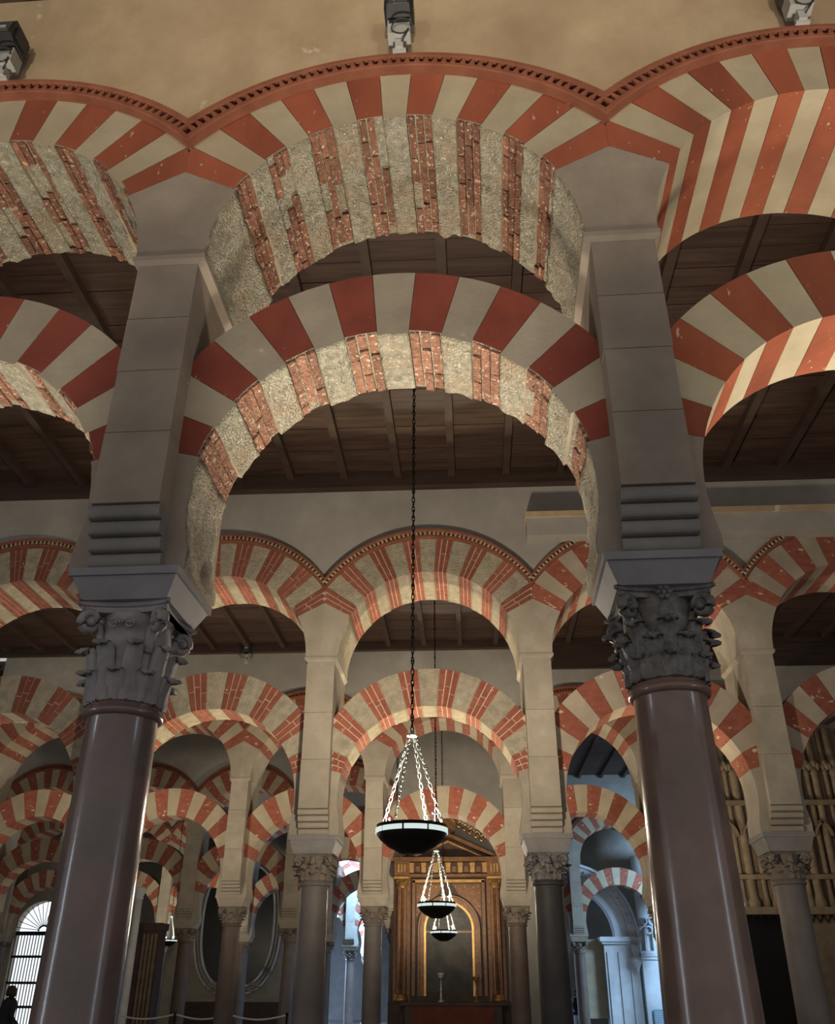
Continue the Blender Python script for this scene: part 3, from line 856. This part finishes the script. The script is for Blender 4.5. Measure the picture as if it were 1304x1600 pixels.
make_lamp(-0.37, 25.0, 2.94, 9.17, 'smallest bowl lamp of the row, low before the altarpiece painting', 520)
make_lamp(-6.55, 17.0, 2.94, 9.17, 'added bowl lamp lighting the third nave, hidden behind the left column', 420)  # made-up lamp, added out of sight to light the left bays
make_lamp(4.75, 17.0, 2.94, 9.17, 'added bowl lamp lighting the third nave, hidden behind the right column', 110)  # invented counterpart, kept out of sight, lighting the right bays
make_lamp(-10.05, 33.0, 3.12, 9.17, 'tiny far bowl lamp at lower left, between far columns', 420, 0.82)

# ---------------------------------------------------------------- floodlights on the arcades
def make_flood(x, y, z, rz, label, tilt=0.5, sc=1.0):
    t = thing('floodlight', label, 'floodlight', (x, y, z), rz, 'floodlights on the arcades')
    t.scale = (sc, sc, sc)
    h = MB(); h.add([(-0.085,-0.20,0.30),(0.085,-0.20,0.30),(0.10,0.02,0.26),(-0.10,0.02,0.26),(-0.085,-0.16,0.50),(0.085,-0.16,0.50),(0.10,0.04,0.46),(-0.10,0.04,0.46)],
          [(3,2,1,0),(4,5,6,7),(0,1,5,4),(1,2,6,5),(2,3,7,6),(3,0,4,7)])
    hd = h.build('lamp_head', 'fixture_black', t)
    g = MB(); g.add([(-0.07,-0.197,0.315),(0.07,-0.197,0.315),(0.07,-0.166,0.475),(-0.07,-0.166,0.475),(-0.07,-0.208,0.315),(0.07,-0.208,0.315),(0.07,-0.176,0.475),(-0.07,-0.176,0.475)],
          [(4,5,6,7),(0,1,5,4),(1,2,6,5),(2,3,7,6),(3,0,4,7),(3,2,1,0)])
    g.build('glass', 'fixture_glass', hd)
    MB().box(-0.04, 0.04, -0.206, -0.196, 0.36, 0.385).build('lamp_tube', 'silver', hd)
    for s in (-1, 1): MB().box(s*0.10-0.012, s*0.10+0.012, -0.14, 0.0, 0.33, 0.45).build('hinge', 'fixture_black', hd)
    MB().box(-0.085, 0.085, -0.10, 0.03, 0.10, 0.255).build('ballast_box', 'fixture_grey', t)
    MB().box(-0.075, 0.075, -0.105, -0.098, 0.215, 0.25).build('vent', 'fixture_black', t)
    MB().box(-0.03, 0.03, -0.06, 0.02, 0.0, 0.11).box(-0.05, 0.05, -0.04, 0.06, -0.02, 0.005).build('bracket', 'fixture_grey', t)
    pts = [(0.02+0.07*math.cos(a)*(1+0.15*math.sin(2*a)), -0.125-0.02*math.sin(a), 0.14+0.06*math.sin(a)) for a in [k*0.42 for k in range(15)]]
    MB().tube(pts+[(0.02, -0.06, 0.05)], 0.007, 6).build('cable', 'fixture_black', t)
    return t
rw = ROWS[1]
for bx, zz, lab in ((-3.06, 7.80, 'floodlight at the top left corner above the left bay moulding'), (0.03, 7.80, 'floodlight over the crown of the middle arch, top centre'),
                    (2.97, 7.80, 'floodlight at the top right corner above the right bay moulding')):
    make_flood(rw.x0+bx, rw.Y+bx*rw.sl+rw.T0-0.10, zz, rw.rz, lab)
make_flood(-5.0, 20.50, 8.70, 0, 'small floodlight under the ceiling beam of the third arcade', 0.5, 0.85)

# ---------------------------------------------------------------- ledge on the second arcade
lg = thing('stone_ledge', 'pale projecting stone ledge on the wall above the second arcade, right side', 'ledge', (1.38, 12.40, 7.74))
MB().box(0, 2.6, -0.30, 0.004, 0, 0.30).build('ledge_block', 'plaster_grey', lg)
MB().box(2.603, 6.5, -0.30, 0.004, 0, 0.30).build('ledge_block', 'plaster_grey', lg)
MB().box(-0.02, 6.5, -0.33, 0.004, 0.302, 0.40).build('ledge_cap', 'plaster_tan', lg)

# ---------------------------------------------------------------- altarpiece and altar
struct(MB().box(-1.86, 2.75, 28.30, 28.75, 0, 9.3).build('wall_altar', 'plaster_grey'))
A = thing('altarpiece', 'gilded carved wooden altarpiece with columns, pediment and dark arched painting', 'altarpiece', (-0.32, 28.25, 0))
def P(name, mb, mt, par=None, loc=None): return mb.build(name, mt, par or A, loc)
P('back_panel', MB().box(-1.66, 1.66, -0.10, 0.04, 1.2, 5.12), 'dark_wood')
for s in (-1, 1):
    cx = s*1.36
    P('pilaster_strip', MB().box(cx-0.24, cx+0.24, -0.16, -0.10, 1.3, 4.60), 'gilt_wood')
    sh = MB(); n = 16                                  # fluted shaft
    vs = []; fs = []
    for k in range(2*n):
        a = 2*PI*k/(2*n); rr = 0.155 if k % 2 == 0 else 0.132
        vs += [(cx+rr*math.cos(a), -0.30+rr*math.sin(a), 1.55), (cx+rr*0.9*math.cos(a), -0.30+rr*0.9*math.sin(a), 4.28)]
    for k in range(2*n):
        j = (k+1) % (2*n); fs.append((2*k, 2*j, 2*j+1, 2*k+1))
    c = P('fluted_column', sh.add(vs, fs), 'gilt_wood')
    MB().lathe([(0.20, 1.36), (0.20, 1.44), (0.17, 1.47), (0.18, 1.52), (0.15, 1.56)], 16, 0, True, (cx, -0.30, 0)).build('base', 'gilt', c)
    cp = MB().lathe([(0.14, 4.27), (0.155, 4.30), (0.14, 4.33), (0.19, 4.50)], 16, 0, True, (cx, -0.30, 0))
    cp.box(cx-0.22, cx+0.22, -0.50, -0.10, 4.51, 4.58)
    cp.build('capital', 'gilt', c)
    for q in (-1, 1):
        pts = [(cx+q*(0.13-0.05*(1-k/16)*math.cos(k*0.6)), -0.50, 4.44+0.05*(1-k/16)*math.sin(k*0.6)) for k in range(15)]
        MB().tube(pts, 0.014, 5).build('scroll', 'gilt', c)
# entablature
P('architrave', MB().box(-1.62, 1.62, -0.32, -0.08, 4.585, 4.66), 'gilt_wood')
P('frieze', MB().box(-1.58, 1.58, -0.24, -0.08, 4.665, 4.98), 'dark_wood')
for k in range(13):
    x = -1.08+2.16*k/12
    if k % 2 == 0:
        b = MB()
        b.box(x-0.065, x+0.065, -0.31, -0.241, 4.70, 4.95)
        b.box(x-0.075, x+0.075, -0.34, -0.241, 4.90, 4.97)
        P('frieze_bracket', b, 'gilt')
    else:
        P('frieze_rosette', MB().box(x-0.06, x+0.06, -0.27, -0.241, 4.72, 4.88), 'gilt_wood')
for s in (-1, 1):
    cx = s*1.36
    b = MB().box(cx-0.22, cx+0.22, -0.46, -0.241, 4.60, 4.99)
    tb = P('entablature_block', b, 'gilt_wood')
    for q in (-1, 0, 1): MB().box(cx+q*0.09-0.022, cx+q*0.09+0.022, -0.49, -0.461, 4.70, 4.92).build('triglyph', 'gilt', tb)
P('cornice', MB().box(-1.72, 1.72, -0.52, -0.06, 4.995, 5.05).box(-1.76, 1.76, -0.56, -0.06, 5.05, 5.10), 'gilt_wood')
# pediment
def rake(z0, h, d0, mt, nm):
    for s in (-1, 1):
        L = [(s*1.38, z0), (0, z0+0.60), (0, z0+0.60+h), (s*1.50, z0+h*0.45)]
        if s < 0: L = L[::-1]
        P(nm, MB().prism(L, d0, -0.10), mt)
P('pediment_field', MB().prism([(-1.34, 5.105), (1.34, 5.105), (0, 5.66)], -0.22, -0.08), 'dark_wood')
rake(5.10, 0.10, -0.46, 'gilt_wood', 'pediment_moulding')
P('pediment_gilding', MB().prism([(-1.0, 5.16), (-0.92, 5.16), (0, 5.54), (0.92, 5.16), (1.0, 5.16), (0, 5.60)], -0.28, -0.22), 'gilt')
# carved crest above
cr = P('crest_shield', MB().prism([(-0.22, 5.86), (-0.30, 6.20), (-0.20, 6.42), (0, 6.48), (0.20, 6.42), (0.30, 6.20), (0.22, 5.86), (0, 5.74)], -0.30, -0.12), 'gilt_wood')
for k in range(9):
    a = PI*(k+0.5)/9
    MB().tube([(0.10*math.cos(a), -0.32, 6.12+0.10*math.sin(a)), (0.30*math.cos(a), -0.34, 6.10+0.34*math.sin(a))], [0.035, 0.012], 6).build('ray', 'gilt', cr)
rngc = random.Random(3)
for s in (-1, 1):
    for k in range(5):
        x = s*(0.36+0.17*k); z = 6.05-0.10*k
        pts = [(x+0.11*(1-q/14)*math.cos(q*0.62)*s, -0.25, z+0.13*(1-q/14)*math.sin(q*0.62)) for q in range(12)]
        MB().tube(pts, 0.030, 6).build('scroll', 'gilt', cr)
# arched frame with painting
def arch_poly(r, zc, z0, n=20): return [(-r, z0)]+[(-r*math.cos(PI*k/n), zc+r*math.sin(PI*k/n)) for k in range(n+1)]+[(r, z0)]
def arch_band(r0, r1, zc, z0, y0, y1):
    mb = MB(); a = arch_poly(r0, zc, z0); b = arch_poly(r1, zc, z0); n = len(a)
    vs = [(x, y0, z) for x, z in a]+[(x, y0, z) for x, z in b]+[(x, y1, z) for x, z in a]+[(x, y1, z) for x, z in b]
    fs = []
    for k in range(n-1):
        fs += [(k, n+k, n+k+1, k+1), (2*n+k, 2*n+k+1, 3*n+k+1, 3*n+k), (k, k+1, 2*n+k+1, 2*n+k), (n+k, 3*n+k, 3*n+k+1, n+k+1)]
    fs += [(0, 2*n, 3*n, n), (n-1, 2*n-1, 4*n-1, 3*n-1)]
    return mb.add(vs, fs)
P('painting', MB().prism(arch_poly(0.66, 3.20, 1.6), -0.125, -0.101), 'painting_dark')
P('arch_frame', arch_band(0.66, 0.72, 3.20, 1.5, -0.19, -0.101), 'gilt')
P('arch_frame', arch_band(0.725, 0.84, 3.20, 1.5, -0.17, -0.101), 'gilt_wood')
P('arch_frame', arch_band(0.845, 0.90, 3.20, 1.5, -0.21, -0.101), 'gilt_wood')
P('picture_rail', MB().box(-0.66, 0.66, -0.17, -0.126, 3.10, 3.15), 'gilt_wood')
for s in (-1, 1):
    P('frame_post', MB().box(s*1.02-0.045, s*1.02+0.045, -0.20, -0.101, 1.5, 4.50), 'gilt_wood')
P('frame_head', MB().box(-1.07, 1.07, -0.20, -0.101, 4.44, 4.52), 'gilt')
for s in (-1, 1):
    sp = P('spandrel', MB().prism([(s*0.95, 4.40), (s*0.12, 4.40), (s*0.30, 4.12), (s*0.62, 3.92), (s*0.95, 3.50)][::s], -0.125, -0.101), 'gilt_wood')
    for k in range(8):
        MB().lathe([(0.003, -0.03), (0.028, 0), (0.003, 0.03)], 6, 0, False, (s*(0.20+0.09*k), -0.13, 4.33)).build('bead', 'gilt', sp)
        MB().lathe([(0.003, -0.03), (0.028, 0), (0.003, 0.03)], 6, 0, False, (s*0.90, -0.13, 4.25-0.09*k)).build('bead', 'gilt', sp)
P('predella', MB().box(-1.72, 1.72, -0.34, 0.0, 0.0, 1.36), 'dark_wood')
al = thing('altar_table', 'dark altar table with dull red frontal below the altarpiece', 'altar', (-0.2, 27.35, 0))
MB().box(-1.4, 1.4, -0.45, 0.5, 1.28, 1.36).build('altar_top', 'dark_wood', al)
MB().box(-1.3, 1.3, -0.36, 0.5, 0, 1.28).build('altar_body', 'dark_wood', al)
MB().box(-1.06, 1.06, -0.385, -0.361, 0.05, 1.27).build('frontal', 'frontal_red', al)
def stick(x, h, lab, mt='silver', lean=0):
    t = thing('altar_cross' if lean else 'candlestick', lab, 'candlestick' if not lean else 'cross', (x, 27.4, 1.36), 0)
    MB().lathe([(0.09, 0), (0.08, 0.03), (0.03, 0.06), (0.02, h*0.45), (0.04, h*0.5), (0.02, h*0.55), (0.018, h*0.9), (0.07, h*0.95), (0.08, h)], 12).build('stem', mt, t)
    MB().lathe([(0.06, h*0.98), (0.09, h*1.05), (0.10, h*1.12), (0.08, h*1.13)], 12).build('cup', mt, t)
    return t
stick(-0.54, 0.62, 'tall silver chalice shaped candlestick on the altar, left one')
stick(0.42, 0.55, 'bronze candlestick on the altar, right one', 'gilt')

# ---------------------------------------------------------------- far left: wall with oval picture and daylight gate
def wall_with_arch(name, x0, x1, y0, y1, zt, cx, hw, zs, mt):
    mb = MB(); n = 20
    arc = [(cx-hw*math.cos(PI*k/n), zs+hw*math.sin(PI*k/n)) for k in range(n+1)]
    mb.box(x0, cx-hw, y0, y1, 0, zt); mb.box(cx+hw, x1, y0, y1, 0, zt)
    for k in range(n):
        (xa, za), (xb, zb) = arc[k], arc[k+1]
        mb.add([(xa,y0,za),(xb,y0,zb),(xb,y0,zt),(xa,y0,zt),(xa,y1,za),(xb,y1,zb),(xb,y1,zt),(xa,y1,zt)],
               [(0,1,2,3),(7,6,5,4),(0,4,5,1),(3,2,6,7)])
    return struct(mb.build(name, mt))
wall_with_arch('wall_far_left', -27, -6.9, 41.5, 42.0, 9.3, -18.45, 1.2, 3.9, 'pier_stone_pale')
gt = thing('iron_gate', 'iron grille gate with fan shaped top against daylight, far left', 'gate', (-18.45, 41.7, 0))
for k in range(19):
    x = -1.17+2.34*k/18
    MB().box(x-0.016, x+0.016, -0.016, 0.016, 0, 3.8).build('bar', 'dark_metal', gt)
for z in (3.78, 2.9, 1.9, 1.0): MB().box(-1.2, 1.2, -0.03, 0.03, z-0.05, z+0.05+(0.06 if z > 3.5 else 0)).build('rail', 'dark_metal', gt)
for k in range(15):
    a = PI*(k+0.5)/15
    MB().tube([(0.22*math.cos(a), 0, 3.92+0.22*math.sin(a)), (1.19*math.cos(a), 0, 3.92+1.19*math.sin(a))], 0.015, 5).build('fan_bar', 'dark_metal', gt)
MB().tube([(0.22*math.cos(PI*k/12), 0, 3.9+0.22*math.sin(PI*k/12)) for k in range(13)], 0.04, 6).build('fan_hub', 'dark_metal', gt)
sk = struct(MB().box(-21.2, -15.6, 42.6, 42.7, -0.1, 6.5).build('window_1', 'daylight'))
ov = thing('oval_picture', 'large dark picture in pale rounded stone frame, lower left behind columns', 'picture', (-9.75, 41.45, 0))
def oval(rx, zt, zb, n=40):
    return [(rx*math.copysign(abs(math.cos(2*PI*k/n))**0.75, math.cos(2*PI*k/n)), (zt+zb)/2+(zt-zb)/2*math.copysign(abs(math.sin(2*PI*k/n))**0.8, math.sin(2*PI*k/n))) for k in range(n)]
MB().prism(oval(1.55, 6.6, 1.75), -0.06, 0.04).build('canvas', 'oval_black', ov)
for q, (rr, tt, mt) in enumerate(((1.57, 0.06, 'white_marble'), (1.72, 0.07, 'pier_stone_pale'), (1.86, 0.05, 'white_marble'))):
    MB().tube([(x, -0.05, z) for x, z in oval(rr, 6.6+(rr-1.55), 1.75-(rr-1.55)*0.9)], tt, 8, 0, True).build('frame_moulding', mt, ov)
for s in (-1, 1):
    pts = [(s*(0.85+0.28*(1-k/18)*math.cos(k*0.5)), -0.09, 1.72+0.22*(1-k/18)*math.sin(k*0.5)) for k in range(16)]
    MB().tube(pts, 0.06, 7).build('scroll', 'pier_stone_pale', ov)
sb = thing('panel_base', 'dark panelled base below the rounded dark picture', 'panelling', (-9.75, 41.40, 0))
MB().box(-2.4, 2.4, -0.10, 0.06, 0, 1.22).build('board', 'dark_wood', sb)
MB().box(-2.5, 2.5, -0.16, 0.06, 1.22, 1.36).build('shelf', 'pier_stone_pale', sb)

sc_ = thing('slender_column', 'slender pale marble column beside the left near column', 'column', (-8.52, 25.2, 0))
MB().lathe([(0.14, 0), (0.14, 0.10), (0.105, 0.16), (0.095, 3.75)], 18).build('shaft', 'white_marble', sc_)
MB().lathe([(0.095, 3.75), (0.12, 3.78), (0.10, 3.82), (0.16, 3.98), (0.16, 4.05)], 18).build('capital', 'white_marble', sc_)
cb = thing('carved_cabinet', 'tall dark wooden cabinet with pale pilaster at lower left', 'cabinet', (-8.75, 27.0, 0))
MB().box(-0.42, 0.42, -0.3, 0.3, 0, 3.1).build('body', 'dark_wood', cb)
MB().box(-0.48, 0.48, -0.36, 0.3, 3.1, 3.28).build('cornice', 'dark_wood', cb)
for k in range(4): MB().box(-0.02+0.11*k, 0.05+0.11*k, -0.34, -0.301, 0.4, 3.0).build('flute', 'gothic_stone', cb)
MB().box(-0.38, -0.06, -0.32, -0.301, 0.4, 2.9).build('door', 'dark_wood', cb)

# ---------------------------------------------------------------- far right: marble portal
po = thing('marble_portal', 'pale bluish carved marble portal at lower right between columns', 'portal', (0, 38.0, 0))
MB().box(5.30, 6.55, -0.35, 0.3, 0, 3.22).build('pilaster', 'white_marble', po)
for x in (5.50, 5.92, 6.34):
    MB().box(x-0.11, x+0.11, -0.40, -0.351, 0.3, 2.95).build('flute_panel', 'white_marble', po)
MB().box(5.22, 6.66, -0.46, 0.3, 3.22, 3.30).box(5.15, 6.72, -0.54, 0.3, 3.30, 3.46).build('pilaster_cap', 'white_marble', po)
def ringpart(cx, cz, r0, r1, y0, y1, a0, a1, n=24):
    mb = MB(); vs = []; fs = []
    for k in range(n+1):
        a = a0+(a1-a0)*k/n
        for r, y in ((r0, y0), (r1, y0), (r1, y1), (r0, y1)): vs.append((cx+r*math.cos(a), y, cz+r*math.sin(a)))
    for k in range(n):
        for q in range(4): fs.append((4*k+q, 4*k+4+q, 4*k+4+(q+1) % 4, 4*k+(q+1) % 4))
    fs += [(0, 1, 2, 3), (4*n+3, 4*n+2, 4*n+1, 4*n)]
    return mb.add(vs, fs)
for r0, r1, d in ((1.75, 1.95, -0.42), (1.96, 2.25, -0.30), (2.26, 2.55, -0.38), (2.56, 2.66, -0.46)):
    ringpart(4.0, 3.46, r0, r1, d, 0.3, 0, PI).build('archivolt', 'white_marble', po)
rs = MB()
for k in range(12):
    a = (k+0.5)*PI/2/12
    rs.lathe([(0.01, -0.06), (0.08, 0), (0.01, 0.06)], 6, 0, False, (4.0+2.4*math.cos(a), -0.40, 3.46+2.4*math.sin(a)))
o = rs.build('carved_leaves', 'white_marble', po); o['kind'] = 'stuff'
MB().lathe([(0.02, 2.25), (0.10, 2.45), (0.22, 2.62), (0.20, 2.72), (0.10, 2.80), (0.14, 3.0), (0.16, 3.2)], 12, 0, True, (6.45, -0.55, 0)).build('bracket', 'white_marble', po)
MB().box(6.72, 8.1, -0.10, 0.3, 0, 2.70).build('wall_panel', 'white_marble', po)
for z, d in ((2.70, 0.16), (2.80, 0.20), (2.90, 0.14)): MB().box(6.68, 8.2, -d, 0.3, z, z+0.095).build('string_course', 'white_marble', po)
for x in (6.95, 7.25, 7.55):
    MB().box(x-0.05, x+0.05, -0.12, 0.2, 3.0, 3.75).build('pinnacle', 'white_marble', po)
    ringpart(x+0.15, 3.72, 0.10, 0.16, -0.10, 0.1, 0, 2*PI, 14).build('tracery_ring', 'white_marble', po)
    ringpart(x, 4.02, 0.08, 0.14, -0.10, 0.1, 0, 2*PI, 14).build('tracery_ring', 'white_marble', po)
MB().box(6.72, 8.2, 0.05, 0.3, 2.99, 6.4).build('upper_wall', 'white_marble', po)
MB().box(4.2, 5.29, 0.05, 0.3, 0.75, 3.4).build('side_wall', 'paint_cream', po)
pl = thing('sign_board', 'dark rectangular sign with fine lines of writing at bottom right of the portal wall', 'sign', (7.22, 37.85, 0.45))
MB().box(-0.30, 0.30, -0.03, 0, 0, 0.60).build('board', 'plaque', pl)
mb = MB()
for k in range(9):
    x = -0.26
    rl = random.Random(k)
    while x < 0.22:
        wv = rl.uniform(0.03, 0.09); mb.box(x, min(x+wv, 0.26), -0.034, -0.030, 0.53-0.055*k, 0.55-0.055*k); x += wv+0.02
o = mb.build('writing', 'white_marble', pl); o['kind'] = 'stuff'
struct(MB().box(4.0, 14, 39.5, 40.0, 0, 9.3).build('wall_far_right', 'plaster_grey'))

# ---------------------------------------------------------------- right edge: carved stone screen with dark doorway
gs = thing('gothic_screen', 'warm brown carved stone screen with clustered shafts at the right edge', 'screen', (0, 19.0, 0))
MB().box(5.2, 10.2, 0.10, 0.5, 3.05, 6.6).build('screen_wall', 'gothic_stone', gs)
k = 0
for x in (5.45, 5.68, 5.86, 6.10, 6.30, 6.95, 7.12, 7.34, 7.50, 7.72, 7.90, 8.15, 8.4):
    rr = (0.07, 0.045, 0.085, 0.05)[k % 4]; k += 1
    sh = MB().lathe([(rr*1.5, 3.05), (rr*1.5, 3.15), (rr, 3.25), (rr, 5.55), (rr*1.3, 5.58), (rr, 5.64), (rr, 6.5)], 12, 0, True, (x, 0.04, 0)).build('shaft', 'gothic_stone', gs)
    cpm = MB()
    for q in range(7):
        a = 2*PI*q/7; cpm.lathe([(0.005, -0.09), (0.05, -0.02), (0.06, 0.03), (0.005, 0.10)], 6, 0, False, (x+rr*1.2*math.cos(a), 0.0+rr*1.2*math.sin(a), 5.72+0.05*(q % 2)))
    cpm.build('leaf_capital', 'gothic_stone', sh)
MB().box(5.2, 10.2, -0.16, 0.5, 2.92, 3.05).build('lintel', 'gothic_stone', gs)
for x in (5.57, 6.0, 7.03, 7.42, 7.81):
    for q in (-1, 1):
        ringpart(x-q*0.12, 4.35, 0.26, 0.30, -0.10, 0.11, 0 if q > 0 else PI, PI*0.42 if q > 0 else PI*0.58, 10).build('lancet_rib', 'gothic_stone', gs)
for z in (3.55, 4.95): MB().box(5.2, 10.2, -0.09, 0.11, z, z+0.09).build('string_course', 'gothic_stone', gs)
fr = MB(); x = 5.3
while x < 7.6:
    fr.tube([(x, -0.02, 2.92), (x+0.07, -0.02, 2.78), (x+0.14, -0.02, 2.92)], 0.014, 5); x += 0.15
fr.build('fringe', 'dark_metal', gs)
MB().box(5.2, 10.2, 0.46, 0.6, 0, 2.92).build('doorway_shade', 'shade_black', gs)  # black sheet that paints the shade inside the doorway
MB().box(6.72, 10.2, 0.02, 0.46, 0, 2.92).build('screen_pier', 'gothic_stone', gs)

# ---------------------------------------------------------------- rope barrier and visitors, lower left
def stanchion(x, y, lab):
    t = thing('barrier_post', lab, 'barrier', (x, y, 0), 0, 'barrier posts at lower left')
    MB().lathe([(0.16, 0), (0.16, 0.02), (0.03, 0.04), (0.025, 1.08), (0.04, 1.10), (0.03, 1.16)], 14).build('post', 'dark_metal', t)
    return t
st = [(-8.3, 24.0, 'leftmost'), (-6.9, 24.3, 'second from left'), (-5.5, 24.0, 'third from left'), (-4.1, 24.0, 'rightmost')]
for x, y, q in st: stanchion(x, y, q+' dark barrier post at lower left')
for (xa, ya, _), (xb, yb, _), q in zip(st, st[1:], ('left', 'middle', 'right')):
    pts = [(xa+(xb-xa)*k/10, ya+(yb-ya)*k/10, 1.11-0.10*math.sin(PI*k/10)) for k in range(11)]
    tag(MB().tube(pts, 0.022, 6).build('barrier_rope', 'rope_white'), q+' length of pale barrier rope at lower left', 'rope', 'barrier ropes')

def person(x, y, rz, h, top, legs, label):
    t = thing('person', label, 'person', (x, y, 0), rz)
    s = h/1.72
    J = {'pel': (0,0,0.95), 'sp': (0,0.01,1.15), 'ch': (0,0,1.35), 'nk': (0,-0.01,1.48), 'hd0': (0,-0.02,1.55), 'hd1': (0,-0.03,1.64),
         'shl': (-0.18,0,1.40), 'ell': (-0.25,0.03,1.12), 'wrl': (-0.20,-0.16,0.98), 'shr': (0.18,0,1.40), 'elr': (0.24,0.04,1.12), 'wrr': (0.26,-0.04,0.86),
         'hl': (-0.10,0,0.90), 'kl': (-0.11,-0.04,0.50), 'al': (-0.11,0.02,0.09), 'tl': (-0.12,-0.14,0.04), 'hr': (0.10,0,0.90), 'kr': (0.11,0.03,0.50), 'ar': (0.11,0.08,0.09), 'tr': (0.12,-0.08,0.04)}
    Rr = {'pel':0.15,'sp':0.13,'ch':0.15,'nk':0.055,'hd0':0.075,'hd1':0.085,'shl':0.065,'ell':0.045,'wrl':0.035,'shr':0.065,'elr':0.045,'wrr':0.035,
          'hl':0.09,'kl':0.06,'al':0.045,'tl':0.035,'hr':0.09,'kr':0.06,'ar':0.045,'tr':0.035}
    E_ = [('pel','sp'),('sp','ch'),('ch','nk'),('nk','hd0'),('hd0','hd1'),('ch','shl'),('shl','ell'),('ell','wrl'),('ch','shr'),('shr','elr'),('elr','wrr'),
          ('pel','hl'),('hl','kl'),('kl','al'),('al','tl'),('pel','hr'),('hr','kr'),('kr','ar'),('ar','tr')]
    names = list(J); me = bpy.data.meshes.new('body')
    me.from_pydata([tuple(c*s for c in J[k]) for k in names], [(names.index(a), names.index(b)) for a, b in E_], [])
    o = bpy.data.objects.new('body', me); col.objects.link(o); o.parent = t
    md = o.modifiers.new('skin', 'SKIN'); sv = me.skin_vertices[0].data
    for i, k in enumerate(names): sv[i].radius = (Rr[k]*s, Rr[k]*s*0.85); sv[i].use_root = (k == 'pel')
    o.modifiers.new('sub', 'SUBSURF').levels = 2
    o.modifiers['sub'].render_levels = 2
    me.materials.append(M[legs])
    MB().lathe([(0.02, 1.70*s), (0.075*s, 1.68*s), (0.10*s, 1.60*s), (0.10*s, 1.53*s), (0.07*s, 1.50*s)][::-1], 14, 0, True, (0, 0.012, 0)).build('hair', 'hair', t)
    fc = MB().lathe([(0.01, -0.10), (0.05, -0.07), (0.065, 0), (0.055, 0.06), (0.01, 0.08)], 12, 0, False); fc.v = [(a*s, b*0.6*s-0.07*s, c*s+1.58*s) for a, b, c in fc.v]
    fc.build('face', 'skin', t)
    tp = MB().lathe([(0.16, 0.86), (0.165, 1.0), (0.15, 1.15), (0.175, 1.33), (0.16, 1.42), (0.07, 1.48)], 18, 0, True)
    tp.v = [(a*s*1.1, b*s*0.8, c*s) for a, b, c in tp.v]
    tp.build('top', top, t)
    return t
person(4.25, 39.0, 0.4, 1.68, 'cloth_dark', 'cloth_pale', 'tiny standing visitor in dark top and pale trousers, lower right')
person(-9.05, 20.0, PI*0.8, 1.72, 'cloth_dark', 'cloth_dark', 'visitor in dark clothes at the lower left corner')

# ---------------------------------------------------------------- outer walls
struct(MB().box(-40, 34, 65.5, 66, 0, 9.3).build('wall_back', 'plaster_grey'))
struct(MB().box(-40.4, -40, 5.5, 66, 0, 9.3).build('wall_left', 'plaster_grey'))
struct(MB().box(34, 34.4, 5.5, 66, 0, 9.3).build('wall_right', 'plaster_grey'))
